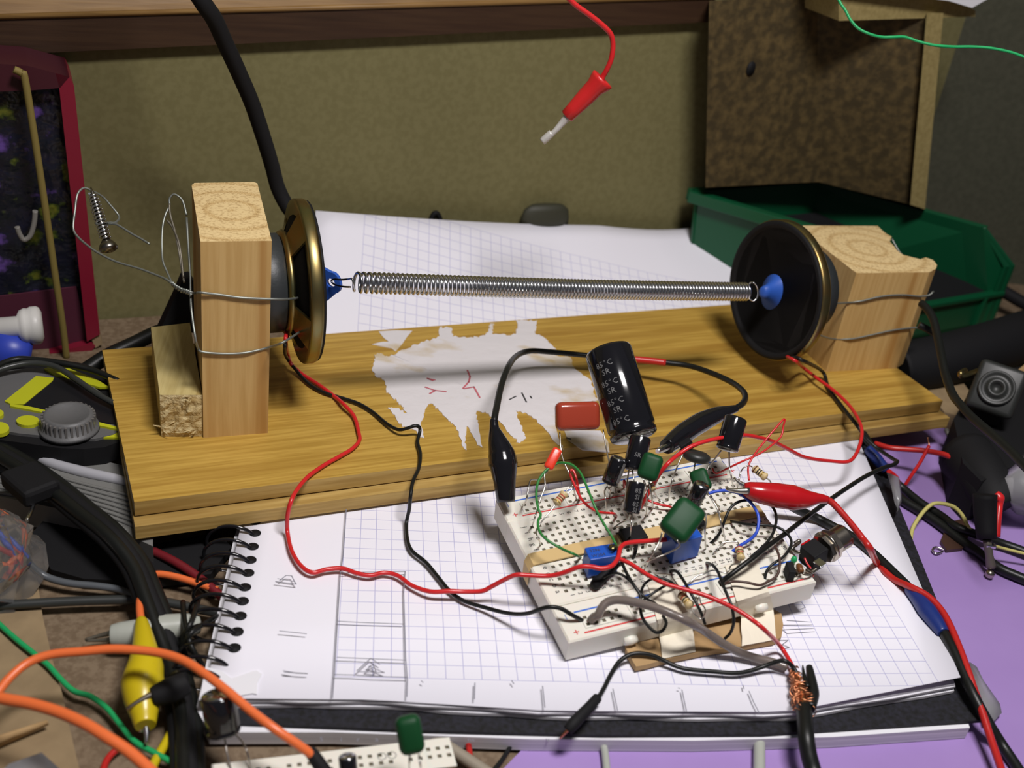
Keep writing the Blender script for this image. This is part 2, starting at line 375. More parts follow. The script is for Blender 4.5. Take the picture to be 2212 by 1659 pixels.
# printed grid material on the sheet (UV in metres of the printed grid)
gm = bpy.data.materials.new('graph_paper'); gm.use_nodes = True; nt = gm.node_tree; b_ = nt.nodes['Principled BSDF']; b_.inputs['Roughness'].default_value = .85
N = nt.nodes.new; L = nt.links.new
uv = N('ShaderNodeUVMap'); sx = N('ShaderNodeSeparateXYZ'); L(uv.outputs[0], sx.inputs[0])
def MA(op, a, b=None, c=None):
    n = N('ShaderNodeMath'); n.operation = op
    for i, x in enumerate((a, b, c)):
        if x is None: continue
        if isinstance(x, (int, float)): n.inputs[i].default_value = x
        else: L(x, n.inputs[i])
    return n.outputs[0]
PIT = .00508
def lines(o): 
    f = MA('FRACT', MA('ADD', MA('DIVIDE', o, PIT), .5)); return MA('LESS_THAN', MA('ABSOLUTE', MA('SUBTRACT', f, .5)), .024)
X, Y = sx.outputs[0], sx.outputs[1]
nx_, ny_ = 35, 53
inx = MA('MULTIPLY', MA('GREATER_THAN', X, -.0001), MA('LESS_THAN', X, nx_*PIT+.0001)); iny = MA('MULTIPLY', MA('GREATER_THAN', Y, -.0001), MA('LESS_THAN', Y, ny_*PIT+.0001))
ln = MA('MULTIPLY', MA('MULTIPLY', MA('MAXIMUM', lines(X), lines(Y)), MA('MULTIPLY', inx, iny)), .75)
mx = N('ShaderNodeMixRGB'); mx.inputs[1].default_value = (.84, .83, .90, 1); mx.inputs[2].default_value = (.36, .36, .62, 1); L(ln, mx.inputs[0]); L(mx.outputs[0], b_.inputs['Base Color'])
def grid_mesh(name, rows, m, parent, thick=.00012):
    me = bpy.data.meshes.new(name); o = wloc(parent); ny = len(rows); nx = len(rows[0])
    vs = [p-o for r in rows for p in r]; fs = [[j*nx+i, j*nx+i+1, (j+1)*nx+i+1, (j+1)*nx+i] for j in range(ny-1) for i in range(nx-1)]
    me.from_pydata(vs, [], fs); uvl = me.uv_layers.new(name='UVMap')
    # arc length across rows keeps the print square on the curled part
    acc = [[0]*nx for _ in range(ny)]
    for j in range(ny):
        for i in range(nx):
            p = rows[j][i]; d = p-gorg
            acc[j][i] = [d.dot(gu), d.dot(gv)]
            if j > 4: acc[j][i][1] = acc[j-1][i][1]+(rows[j][i]-rows[j-1][i]).length*.97; acc[j][i][0] = acc[4][i][0]
    for lp in me.loops: uvl.data[lp.index].uv = acc[lp.vertex_index//nx][lp.vertex_index % nx]
    for p in me.polygons: p.use_smooth = True
    me.materials.append(m); ob = bpy.data.objects.new(name, me); COL.objects.link(ob); ob.parent = parent
    s = ob.modifiers.new('s', 'SOLIDIFY'); s.thickness = thick; s.offset = -1
    ob['wl'] = list(o); return ob
sheet = grid_mesh('top_sheet', ROWS, gm, npad)
def under(rows, dz): return [[Vector((p.x, p.y, p.z-dz)) for p in r] for r in rows]
# slightly shifted second sheet lip and the block of pages
fr = [r for r in ROWS[:5]]
outl = [p for p in ROWS[0]] + [ROWS[j][-1] for j in (1, 2, 3, 4)] + [ROWS[4][i] for i in range(23, -1, -1)] + [ROWS[j][0] for j in (3, 2, 1)]
cen = sum(outl, Vector())/len(outl)
mb = MB()
for k, (z0, z1, g) in enumerate([(.0164, .0174, .0005), (.0175, .0183, -.0002), (.0184, .0190, .0006), (.0191, .0197, .0001)]):
    o2 = [Vector((p.x, p.y, 0))+(Vector((p.x, p.y, 0))-Vector((cen.x, cen.y, 0))).normalized()*(g-.0006+.0003*sin(i*1.7+k)) for i, p in enumerate(outl)]
    mb.prism([Vector((p.x, p.y, z0)) for p in o2], [Vector((p.x, p.y, z1)) for p in o2], M['pages'], M['paper'])
mb.build('page_block', npad)
cv = [G(512, 1562, .0160), G(900, 1578, .0160), G(1300, 1588, .0160), G(1650, 1586, .0160), G(2122, 1556, .0160), G(2110, 1510, .0160), G(1885, 950, .0160), Vector((.133, .505, .0160)), Vector((-.09, .41, .0160)), G(520, 1160, .0160)]
MB().prism([p-Z3*.0010 for p in cv], cv, M['cover']).build('back_cover', npad)
# torn strip of paper at the lower left corner of the pad
a = [(430, 1512), (445, 1440), (480, 1450), (500, 1465), (545, 1450), (555, 1448), (566, 1456), (556, 1475), (555, 1500), (546, 1498), (500, 1506)]
MB().prism([G(x, y, ZP-.0002) for x, y in a], [G(x, y, ZP+.0004) for x, y in a], M['paper']).build('torn_scrap', npad)
# spiral: individual coils and their punched holes
edge0, edge1 = G(432, 1505, .013), G(520, 1130, .013); ed = (edge1-edge0).normalized(); en = Vector((-ed.y, ed.x, 0))*-1
HO = [(551, 1127), (551, 1152), (546, 1181), (541, 1210), (536, 1238), (529, 1269), (524, 1299), (519, 1331), (512, 1365), (506, 1400), (495, 1434), (480, 1462)]
for i, (x, y) in enumerate(HO):
    hp = G(x, y, ZP); pts = []
    cx_ = hp - en*.0070 - Z3*.0045
    dirp = -en
    for k in range(23):
        an = 2*pi*k/22+.55
        pts.append(cx_ + en*(.0082*cos(an)) + Z3*(.0070*sin(an)) + ed*.0022*(k/22-.25))
    pts = [p for p in pts]
    MB().tube(pts, .00058, M['blackg'], 8, 2).build('coil', npad)
    if i < 10:
        mbh = MB(); mbh.lathe(hp+Z3*.00008, Z3, [(0, .0019), (.00003, .0019)], M['blackm'], 16); mbh.build('punched_hole', sheet)
# second pad below
low = [G(424, 1530, .0148), G(452, 1582, .0148), G(720, 1582, .0148), G(900, 1588, .0148), G(1150, 1597, .0148), G(1500, 1600, .0148), G(1800, 1592, .0148), G(2095, 1572, .0148), G(1880, 945, .0148), Vector((.13, .502, .0148)), Vector((-.092, .40, .0148)), G(506, 1160, .0148)]
lp_ = thing('lower_pad', 'closed white paper pad lying beneath the black back cover of the graph pad', 'notebook', Vector((.04, .32, .0104)))
lpb = MB().prism([Vector((p.x, p.y, .0104)) for p in low], low, M['pages'], M['paper']).build('page_block', lp_)
mb = MB()
for t0, s in [(690, 'S'), (735, 'i'), (770, 'r'), (810, 'a'), (1180, 'v'), (960, 'o'), (1010, 'ns')]:
    p = G(t0, 1602, .0148); q = G(t0+20, 1602, .0148); text(mb, s, p, (q-p).normalized(), Z3.cross((q-p).normalized()), .0022, M['inky'])
mb.build('pencil_scribble', lpb)['kind'] = 'stuff'
# ---- pencil drawing on the sheet
sk = MB(); U3 = Z3
def pl(pxs, wd=.00022, z=ZP+.0016, m=None): strip(sk, [G(x, y, z) for x, y in pxs], wd, U3, m or M['inky'], .0)
zz = ZP+.0019
for l in [[(748, 1100), (741, 1200), (735, 1240), (729, 1340), (722, 1460), (718, 1508)], [(875, 1234), (872, 1280), (874, 1350), (876, 1420), (880, 1470), (879, 1505)], [(735, 1238), (785, 1236), (875, 1235)],
          [(729, 1342), (790, 1345), (870, 1348)], [(722, 1457), (760, 1458), (800, 1461), (880, 1463)], [(728, 1420), (800, 1423), (876, 1426)], [(771, 1449), (801, 1422), (820, 1435)], [(775, 1451), (830, 1453), (800, 1440), (790, 1448), (812, 1450), (806, 1436), (796, 1440)],
          [(595, 1256), (640, 1262), (636, 1256), (600, 1250)], [(604, 1254), (618, 1243), (630, 1244), (636, 1256)], [(604, 1363), (635, 1366), (662, 1369)], [(612, 1449), (640, 1454), (664, 1455), (614, 1452)],
          [(1026, 1475), (1025, 1510)], [(1172, 1482), (1177, 1528)], [(910, 1471), (914, 1474)], [(1105, 1470), (1110, 1477)], [(1324, 1488), (1334, 1535)], [(1473, 1490), (1483, 1537)], [(1618, 1493), (1627, 1515), (1640, 1540)],
          [(1465, 1486), (1469, 1487)], [(1605, 1480), (1607, 1488)]]: pl(l, z=zz, wd=.00030)
for l in [[(1700, 1340), (1770, 1345), (1800, 1352), (1796, 1362), (1700, 1368), (1690, 1360), (1798, 1356)], [(1690, 1350), (1790, 1350)], [(1735, 1270), (1752, 1285), (1740, 1290), (1756, 1302), (1745, 1308), (1762, 1315)], [(1722, 1290), (1740, 1312), (1728, 1316)], [(1740, 1280), (1766, 1272), (1748, 1296), (1774, 1290), (1752, 1312), (1778, 1304)],
          [(1680, 1383), (1702, 1383), (1690, 1392), (1705, 1398), (1688, 1402)], [(1752, 960), (1757, 960)]]: pl(l, z=ZP+.0012, wd=.0002)
sk.build('pencil_drawing', sheet)['kind'] = 'stuff'
# ================================================================== WOODEN BOARD
e_ = Vector((cos(BA), sin(BA), 0)); n_ = Vector((-sin(BA), cos(BA), 0))
bf = G(290, 1085, .032); BLEN = .3275; BWID = .0985; ZB = .032
def bpt(a, b, z): return Vector((bf.x, bf.y, 0))+e_*a+n_*b+Z3*z
wb = thing('wooden_board', 'long oak veneered plank with a stepped front edge carrying both wood blocks', 'board', bpt(BLEN/2, BWID/2, .0215))
_p = MB().prism([bpt(0, 0, .0268), bpt(BLEN, 0, .0268), bpt(BLEN-.003, BWID, .0268), bpt(-.001, BWID, .0268)],
           [bpt(0, 0, ZB), bpt(BLEN, 0, ZB), bpt(BLEN-.003, BWID, ZB), bpt(-.001, BWID, ZB)], oakedge, oak); plank = _p.build('plank', wb)
fo = .0048
MB().prism([bpt(-.0005, -fo, .0214), bpt(BLEN+.002, -fo, .0214), bpt(BLEN+.001, BWID, .0214), bpt(-.0005, BWID, .0214)],
           [bpt(-.0005, -fo, .0262), bpt(BLEN+.002, -fo, .0262), bpt(BLEN+.001, BWID, .0262), bpt(-.0005, BWID, .0262)], oakedge).build('lower_step', wb)
MB().prism([bpt(.001, .0012, .0262), bpt(BLEN-.001, .0012, .0262), bpt(BLEN-.003, BWID-.002, .0262), bpt(.001, BWID-.002, .0262)],
           [bpt(.001, .0012, .0268), bpt(BLEN-.001, .0012, .0268), bpt(BLEN-.003, BWID-.002, .0268), bpt(.001, BWID-.002, .0268)], M['blackm']).build('groove', wb)
gl = [(370,570),(390,500),(382,445),(430,440),(480,458),(540,452),(600,410),(700,370),(780,345),(860,325),(882,310),(890,240),(935,236),(980,240),(990,310),(1100,320),(1180,312),(1240,300),(1268,270),(1280,210),(1310,210),(1296,255),(1300,292),(1400,295),(1470,290),(1492,250),(1480,185),(1560,183),(1645,185),(1630,240),(1630,290),(1700,320),(1790,405),(1620,412),(1560,440),(1700,440),(1900,470),(1935,560),(2050,640),(2090,760),(2110,800),(1990,830),(1800,930),(1780,1000),(1810,1100),(1850,1180),(1790,1130),(1700,1020),(1640,950),(1560,900),(1480,880),(1500,950),(1530,1020),(1560,1090),(1510,1130),(1460,1090),(1400,1020),(1330,940),(1250,900),(1180,880),(1175,940),(1190,1000),(1222,1165),(1180,1140),(1140,1060),(1100,1000),(1088,1080),(1098,1185),(1060,1140),(1040,1040),(1000,990),(960,960),(910,900),(870,860),(830,825),(800,840),(770,930),(745,980),(775,1095),(740,1085),(700,1030),(640,1020),(600,1000),(550,930),(490,860),(540,860),(600,878),(640,905),(600,850),(560,800),(520,770),(490,740),(480,700),(470,660),(430,625),(400,620)]
random.seed(3)
def jag(pts, n=3, amp=7):
    out = []
    for i in range(len(pts)):
        a, b = pts[i], pts[(i+1) % len(pts)]
        for k in range(n):
            t = k/n; out.append((a[0]+(b[0]-a[0])*t+(random.uniform(-amp, amp) if k else 0), a[1]+(b[1]-a[1])*t+(random.uniform(-amp, amp) if k else 0)))
    return out
def blob(mb, pts, z0, z1, m):
    P = [G(700+x/3.568, 640+y/3.568, z1) for x, y in (jag(pts, 5, 9) if len(pts) > 20 else pts)]
    mb.prism([Vector((p.x, p.y, z0)) for p in P], P, m)
gb = MB(); blob(gb, gl, ZB-.0002, ZB+.0003, M['glue'])
blob(gb, [(420,270),(550,262),(680,265),(640,310),(600,370),(550,425),(520,400),(440,385),(370,368),(450,350),(500,350),(460,320)], ZB-.0002, ZB+.00025, M['glue'])
blob(gb, [(1850,1030),(2130,1035),(2190,1120),(2200,1200),(1990,1180),(1880,1110)], ZB-.0002, ZB+.0002, M['glue'])
gb.build('glue_residue', plank)
rm = MB()
def gp(x, y): return G(700+x/3.568, 640+y/3.568, ZB+.0004)
redpen = mat('red_pen', (.55, .13, .16), .7)
for l in [[(1105, 570), (1125, 620), (1115, 660), (1070, 710)], [(1080, 712), (1155, 698), (1200, 780)], [(780, 700), (850, 725), (940, 735)], [(815, 750), (860, 725)], [(795, 632), (855, 645)], [(800, 636), (840, 650)]]:
    strip(rm, [gp(*p) for p in l], .0007, Z3, redpen)
for l in [[(1430, 795), (1480, 770)], [(1525, 745), (1560, 815)], [(1590, 770), (1600, 785)], [(1870, 1090), (1900, 1100)]]:
    strip(rm, [gp(*p) for p in l], .0006, Z3, M['ink'])
rm.build('pen_marks', plank)['kind'] = 'stuff'
# ================================================================== BLOCKS
def prismz(name, pxtop, zt, zb, m, mt, parent=None, dx=0):
    t = [G(x, y, zt) for x, y in pxtop]; b = [Vector((p.x, p.y, zb)) for p in t]
    mb = MB(); mb.prism(b, t, m, mt); return mb, t
mb, tl = prismz('', [(433, 522), (587, 520), (556, 396), (548, 393), (420, 395), (414, 400)], .104, ZB, pine, pineend)
# left bottom front corner chamfer is slight; wood grain runs upright
tall = tag(mb.build('wood_block'), 'tall upright pine block at the left end of the board, speaker wired to it', 'wood block')
mb, ts = prismz('', [(345, 853), (437, 853), (410, 697), (326, 707)], .0485, ZB, pinesm, pinesm)
random.seed(5)
f0, f1 = ts[0], ts[1]; ux = (f1-f0); nrm = Vector((ux.y, -ux.x, 0)).normalized()
vs = []; fs = []; nx, nz = 9, 8
for j in range(nz+1):
    for i in range(nx+1):
        p = f0.lerp(f1, i/nx); p = Vector((p.x, p.y, ZB+(.0485-ZB)*j/nz))
        edge = i in (0, nx) or j in (0, nz)
        vs.append(p+nrm*(.0001 if edge else random.uniform(.0001, .0011)))
for j in range(nz):
    for i in range(nx): fs.append([j*(nx+1)+i, j*(nx+1)+i+1, (j+1)*(nx+1)+i+1, (j+1)*(nx+1)+i])
mb.raw(vs, fs, pinerough)
for q in range(9):
    p = f0.lerp(f1, random.uniform(.05, .95)); p = Vector((p.x, p.y, random.uniform(.034, .048)))+nrm*.0006
    mb.tube([p, p+nrm*random.uniform(.0008, .002)+Vector((random.uniform(-.002, .002), 0, random.uniform(-.001, .001)))], [.0003, .0001], pinerough, 5)
p = Vector((f0.x, f0.y, ZB+.004)); mb.tube([p, p+Vector((-.0022, -.0012, .001))], [.0004, .0001], pinerough, 5)
tag(mb.build('wood_block'), 'short pale pine block lying on the board against the tall block, rough sawn front end', 'wood block')
ZR = .079
rp = [(1850, 590), (2008, 588), (2022, 580), (2024, 572), (2016, 562), (2000, 556), (1988, 560), (1976, 557), (1950, 550), (1938, 541), (1930, 530), (1922, 522), (1926, 511), (1918, 507), (1908, 500), (1896, 488), (1735, 487), (1724, 492)]
rt = [G(x, y, ZR) for x, y in rp]; rb = [Vector((p.x, p.y, ZB)) for p in rt]
mb = MB().prism(rb, rt, pine, pineend)
rblk = tag(mb.build('wood_block'), 'chunky pine block with a chipped corner at the right end of the board', 'wood block')
# ================================================================== SPEAKERS
def speaker(cen, ax, label, s=1.0, front=True, capshift=0.0):
    """cen = centre of the rim plane, ax = direction the cone faces"""
    ax = ax.normalized(); r = .0292*s
    t = thing('speaker', label, 'speaker', cen-ax*.018, 'speakers joined by the spring')
    # rim with rolled lip
    rimo = MB().lathe(cen, ax, [(-.0030, r*.90), (-.0032, r*.985), (-.0026, r*1.0), (.0002, r*1.0), (.0010, r*.985), (.0010, r*.955), (.0000, r*.945), (-.0012, r*.93), (-.0022, r*.90)], M['brass'], 64).build('rim', t)
    # basket: disc under the magnet plus four spokes with openings between
    _b = MB().lathe(cen-ax*.0085, ax, [(0, r*.62), (.0012, r*.64), (.0022, r*.62), (.0022, r*.3), (0, r*.3)], M['brass'], 48); bpl = _b.build('basket_plate', t)
    side = Z3-ax*Z3.dot(ax); side.normalize(); sd2 = ax.cross(side)
    for k in range(4):
        nc_ = C-cen; a0 = math.atan2(nc_.dot(sd2), nc_.dot(side))+radians(45+90*k); wv = radians(15)
        vs = []
        for an, rr, h_ in [(a0-wv*1.15, .58, -.0075), (a0+wv*1.15, .58, -.0075), (a0+wv*1.0, .93, -.0030), (a0-wv*1.0, .93, -.0030)]:
            for off in (0, .0009):
                vs.append(cen+ax*(h_+off)+(side*cos(an)+sd2*sin(an))*r*rr)
        MB().raw(vs, [[0, 2, 4, 6], [1, 7, 5, 3], [0, 1, 3, 2], [2, 3, 5, 4], [4, 5, 7, 6], [6, 7, 1, 0]], M['brass']).build('basket_arm', bpl)
    MB().lathe(cen-ax*.0185, ax, [(0, r*.56), (.0006, r*.60), (.0092, r*.60), (.0100, r*.56)], M['magnet'], 48).build('magnet', t)
    # paper cone with surround roll
    prof = [(-.0078, r*.20), (-.0074, r*.30), (-.0052, r*.62), (-.0035, r*.80), (-.0018, r*.83), (-.0004, r*.86), (-.0002, r*.89), (-.0012, r*.92), (-.0004, r*.945), (.0008, r*.955), (-.0006, r*.96)]
    mb = MB(); mb.lathe(cen, ax, prof, M['spk'], 64)
    mb.build('cone', t)
    MB().lathe(cen, ax, [(.0006, r*.88), (.0014, r*.90), (.0020, r*.94), (.0018, r*.975), (.0010, r*.982), (.0006, r*.97)], M['blackm'], 64).build('gasket', rimo)
    return t, side, sd2
e3 = Vector((cos(radians(24)), sin(radians(24)), 0))
Lc = V(660, 608, .379); Rc = V(1676, 628, .449)
sL, sdL, sd2L = speaker(Lc, Vector((cos(BA-.05), sin(BA-.05), .02)), 'small speaker seen from behind, brassy basket and magnet wired to the tall block', .98)
sR, sdR, sd2R = speaker(Rc, Vector((-cos(BA), -sin(BA)-.05, .03)), 'small speaker facing left with dark paper cone in front of the chunky block', 1.0)
# blue hardened-paper tabs glued to the cones
def tab(parent, c, ax, up, L_, Wd, hole):
    sdv = ax.cross(up).normalized(); mb = MB(); outl = []
    for k in range(13):
        a = -pi/2+pi*k/12; outl.append((L_*.62+cos(a)*L_*.38, sin(a)*Wd*.30))
    outl = [(-.007, -Wd*.62), (0, -Wd*.52)]+outl+[(0, Wd*.52), (-.007, Wd*.62)]
    n = len(outl); hr = Wd*.13; hc = L_*.50
    # ring hole: bridge outline to hole circle
    th = .0007
    circ = [(hc+hr*cos(2*pi*k/n+pi), hr*sin(2*pi*k/n+pi)*1.0) for k in range(n)]
    # align start index: outline starts at lower left
    circ = [(hc+hr*cos(-pi*.75+2*pi*k/n), hr*sin(-pi*.75+2*pi*k/n)) for k in range(n)]
    P = lambda x, y, z: c+ax*x+up*y+sdv*z
    v = [P(x, y, -th) for x, y in outl]+[P(x, y, -th) for x, y in circ]+[P(x, y, th) for x, y in outl]+[P(x, y, th) for x, y in circ]
    f = []
    for k in range(n):
        k2 = (k+1) % n
        f += [[k, k2, n+k2, n+k], [2*n+k, 3*n+k, 3*n+k2, 2*n+k2], [k, 2*n+k, 2*n+k2, k2], [n+k, n+k2, 3*n+k2, 3*n+k]]
    mb.raw(v, f, M['tabblue'])
    mb.lathe(c-ax*.0085, ax, [(0, Wd*.62), (.0020, Wd*.60), (.0050, Wd*.40), (.0075, Wd*.16), (.0085, Wd*.05)], M['tabblue'], 24)
    return mb.build('blue_tab', parent)
aL = (V(745, 609, .3735)-V(697, 611, .3775)).normalized()
tab(sL, V(697, 611, .377), aL, (Z3-aL*Z3.z*aL.z).normalized(), .0076, .0128, True)
aR = (V(1612, 634, .4335)-Rc).normalized()
cR = Rc-aR*.002
mbt = MB()
for hh, sg in ((0, 1), (1, -1)):
    pass
upR = (Z3-aR*Z3.dot(aR)).normalized(); sR_ = aR.cross(upR)
mbt.lathe(cR, aR, [(-.006, .0125), (.000, .0105), (.003, .0068), (.0065, .0042), (.0095, .0030), (.0120, .0024), (.0124, .0012)], M['tabblue'], 28, flat=.75, side=upR)
mbt.build('blue_tab', sR)
# ---------------------------------------------------------------- SPRING
spA = V(768, 610, .3655); spB = V(1612, 630, .4290)
ax = (spB-spA).normalized(); upS = (Z3-ax*Z3.dot(ax)).normalized(); sdS = ax.cross(upS); Ls = (spB-spA).length
sp = thing('coil_spring', 'long stretched steel coil spring strung between the two speakers', 'spring', spA.lerp(spB, .5))
NC = 110; pts = []; cum = 0
rad = .00325
tt = [0]
for k in range(NC): tt.append(tt[-1]+(1.3 if k < 3 else 1.12-.22*min(1, k/45)))
tt = [x/tt[-1] for x in tt]
for k in range(NC):
    for q in range(14):
        f = q/14; t = tt[k]+(tt[k+1]-tt[k])*f; a = 2*pi*f+pi
        sag = -.0006*sin(pi*t); pts.append(spA+ax*(t*Ls)+(upS*cos(a)+sdS*sin(a))*rad+Z3*sag)
MB().tube(pts, .00054, M['spring'], 7, raw=True).build('coils', sp)
c0 = pts[0]; tip = V(716, 607, .3715)
MB().tube([c0, spA-ax*.0012+upS*.001, V(752, 603, .368), V(736, 604, .3705), V(722, 603, .372), V(716, 607, .3725), V(722, 614, .372), V(740, 619, .3695), V(757, 620, .367)], .00035, M['steel'], 6, 4).build('hook', sp)
c1 = pts[-1]; MB().tube([c1, V(1618, 614, .4280), V(1630, 612, .4270), V(1637, 625, .4285), V(1637, 640, .4290), V(1628, 650, .4290), V(1618, 645, .4290)], .00035, M['steel'], 6, 4).build('hook', sp)
# ================================================================== BINDING WIRE, SCREW
YB = {}
def onz(px, py, xy0, nrm_):     # on vertical plane through xy0 with normal nrm_
    d = ray(px, py); return C + d*((xy0-C).dot(nrm_)/d.dot(nrm_))
fl, frt = Vector((tl[0].x, tl[0].y, 0)), Vector((tl[1].x, tl[1].y, 0)); nf = Vector(((frt-fl).y, -(frt-fl).x, 0)).normalized()
def FW(px, py, o=.0006): return onz(px, py, fl+nf*o, nf)
irn = M['iron']
bl = tl[5]; lf = Vector((bl.x, bl.y, 0)); nl = Vector((-(fl-lf).y, (fl-lf).x, 0)).normalized()
if nl.x > 0: nl = -nl
def LW(px, py, o=.0012): return onz(px, py, fl+nl*o, nl)
t = thing('binding_wire', 'thin grey wire lashing the left speaker to the tall block, twisted behind it', 'wire', FW(437, 760))
MB().tube([V(655, 634, .3790)-WN*0, V(648, 642, .366), V(625, 646, .357), FW(587, 646), FW(520, 643), FW(470, 636), FW(432, 632), LW(424, 633), V(411, 633, .345)], .00042, irn, 6, 4).build('upper_strand', t)
MB().tube([V(660, 708, .376), V(640, 722, .364), V(610, 740, .352), FW(582, 750), FW(530, 762), FW(480, 764), FW(436, 760), LW(428, 752), V(423, 735, .346), V(416, 690, .347), V(412, 650, .348), V(411, 600, .35), V(408, 550, .352), V(403, 470, .357)], .00042, irn, 6, 4).build('lower_strand', t)
# twisted pair
tw = []
ctr = [V(414, 634, .344), V(404, 630, .344), V(392, 627, .345), V(380, 620, .346), V(372, 613, .347)]
for s_ in (0, pi):
    pp = []
    for i in range(33):
        u_ = i/32*4; k = min(int(u_), 3); c_ = ctr[k].lerp(ctr[k+1], u_-k); a = i*.85+s_
        pp.append(c_+Vector((.0004*cos(a)*.3, .0003*cos(a), .00055*sin(a))))
    MB().tube(pp, .00038, irn, 6, raw=True).build('twisted_end', t)
MB().tube(PV([(372, 613, .347), (360, 604, .348), (340, 595, .35), (300, 580, .352), (250, 565, .354), (210, 545, .356), (185, 527, .358), (165, 508, .360), (158, 490, .361), (162, 455, .362), (165, 430, .363), (170, 415, .364), (182, 406, .366), (198, 412, .368), (222, 425, .372), (240, 445, .374), (254, 462, .375), (257, 472, .374), (248, 481, .371), (236, 481, .369), (228, 486, .366), (210, 484, .3635), (208, 480, .3665), (226, 478, .3675), (236, 483, .3655), (250, 484, .364), (266, 493, .363), (285, 505, .362), (305, 516, .361), (323, 527, .360)]), .00040, irn, 6, 4).build('free_loop', t)
MB().tube(PV([(372, 613, .347), (362, 590, .350), (352, 565, .352), (350, 540, .354), (350, 510, .355), (352, 485, .356), (358, 462, .357), (366, 445, .358), (366, 430, .358), (374, 420, .358), (384, 423, .358), (395, 435, .358), (403, 465, .357)]), .00036, irn, 6, 4).build('side_loop', t)
MB().tube(PV([(366, 440, .358), (368, 465, .357), (378, 500, .355), (386, 540, .352), (394, 590, .35), (398, 610, .349)]), .00036, M['leaddull'], 6, 4).build('inner_loop', t)
MB().tube(PV([(361, 476, .357), (372, 490, .356), (385, 520, .353), (392, 560, .351), (396, 600, .349)]), .00036, M['leaddull'], 6, 4).build('inner_loop', t)
# wood screw hung in the loop
s0 = V(196, 404, .3655); s1 = V(234, 535, .3645); axs = (s1-s0).normalized(); Lx = (s1-s0).length
scw = thing('wood_screw', 'steel wood screw hanging in the loose wire loop left of the tall block', 'screw', s1)
MB().lathe(s0, axs, [(0, .0001), (.002, .0007), (.004, .00095), (Lx-.002, .00115), (Lx-.001, .0012)], M['steeld'], 14).build('shank', scw)
pp = []; aa = axs.orthogonal().normalized(); bb_ = axs.cross(aa)
for i in range(13*12):
    f = i/(13*12); a = i/12*2*pi; pp.append(s0+axs*(.0022+f*(Lx-.0052))+(aa*cos(a)+bb_*sin(a))*(.0011+.0005*min(1, f*3)))
MB().tube(pp, .00042, M['steel'], 6, raw=True).build('thread', scw)
MB().lathe(s1, axs, [(-.0030, .0012), (-.0012, .0026), (.0000, .0031), (.0008, .0029), (.0014, .0018), (.0015, .0009), (.0006, .0005)], M['steeld'], 24).build('head', scw)
# right block lashings
r0 = Vector((rt[0].x, rt[0].y, 0)); r1 = Vector((rt[1].x, rt[1].y, 0)); nr = Vector(((r1-r0).y, -(r1-r0).x, 0)).normalized()
def FR(px, py, o=.0007): return onz(px, py, r0+nr*o, nr)
t = thing('binding_wire', 'thin grey wire lashing the right speaker to the chunky block in two turns', 'wire', FR(1850, 700))
MB().tube([V(1766, 660, .447), V(1790, 656, .441), FR(1830, 654), FR(1862, 650), FR(1905, 640), FR(1950, 637), FR(1985, 640), FR(2006, 638), FR(2014, 632), FR(2016, 630, -.002)], .00042, irn, 6, 4).build('upper_strand', t)
MB().tube([V(1753, 717, .446), V(1770, 724, .441), FR(1798, 732), FR(1840, 732), FR(1880, 724), FR(1930, 713), FR(1975, 708), FR(1988, 710), FR(1994, 708, -.002)], .00042, irn, 6, 4).build('lower_strand', t)
MB().tube([V(1925, 520, .49)+Z3*.001, V(1940, 540, .488), V(1950, 552, .486)], .0004, irn, 6, 4).build('back_strand', t)
# ================================================================== SPEAKER LEADS
wire('speaker_lead', [V(619, 715, .376), V(617, 740, .372)] + PZ([(621, 762, .040), (628, 785, .036), (650, 806, .0335), (690, 832, .0332), (722, 856, .0332), (743, 874, .0345), (765, 900, .0335), (775, 935, .0332), (776, 952, .0332), (760, 970, .0332), (735, 985, .0332), (700, 1005, .0332), (665, 1030, .0335), (640, 1060, .0340), (628, 1085, .0330), (621, 1115, .0285), (621, 1150, .0228), (630, 1190, .0225), (650, 1222, .0225), (675, 1237, .0225), (705, 1230, .0225), (740, 1228, .0225), (770, 1238, .0225), (800, 1243, .0225), (830, 1237, .0225), (860, 1244, .0225), (890, 1265, .0228), (930, 1278, .0240), (970, 1277, .0250), (1000, 1278, .0250), (1040, 1277, .026), (1060, 1268, .028), (1090, 1252, .032)]) + PB([(1115, 1242, 4), (1145, 1243, 4), (1185, 1244, 4), (1215, 1238, 6), (1250, 1225, 9.5), (1275, 1224, 10), (1300, 1228, 10), (1322, 1222, 10), (1335, 1205, 9.5), (1340, 1184, 9), (1352, 1174, 8.6), (1380, 1170, 8), (1432, 1166, 7), (1450, 1163, 6)]),
     .00072, M['red'], 'red lead running from the left speaker over the pad and looping across the large breadboard', group='speaker leads')
wire('speaker_lead', [V(626, 715, .378), V(617, 735, .374), V(615, 750, .366)] + PZ([(618, 770, .040), (640, 800, .0345), (668, 830, .0332), (700, 848, .0332), (740, 860, .0332), (775, 872, .0332), (805, 890, .0332), (835, 915, .0335), (860, 928, .0345), (880, 925, .036), (895, 920, .037), (905, 922, .0365), (907, 932, .035), (902, 955, .0335), (908, 980, .0335), (905, 1010, .0335), (892, 1040, .0340), (887, 1070, .0325), (884, 1100, .027), (878, 1130, .0225), (880, 1165, .0222), (890, 1190, .0222), (920, 1215, .0222), (945, 1245, .0222), (970, 1275, .0225), (1000, 1297, .0225), (1050, 1313, .0235), (1100, 1325, .026), (1140, 1325, .030)]) + PB([(1180, 1312, 5), (1210, 1314, 5), (1235, 1328, 3), (1255, 1339, .2), (1259, 1342, -1)]),
     .00064, M['black'], 'black lead running from the left speaker down the pad into the front rail hole', group='speaker leads')
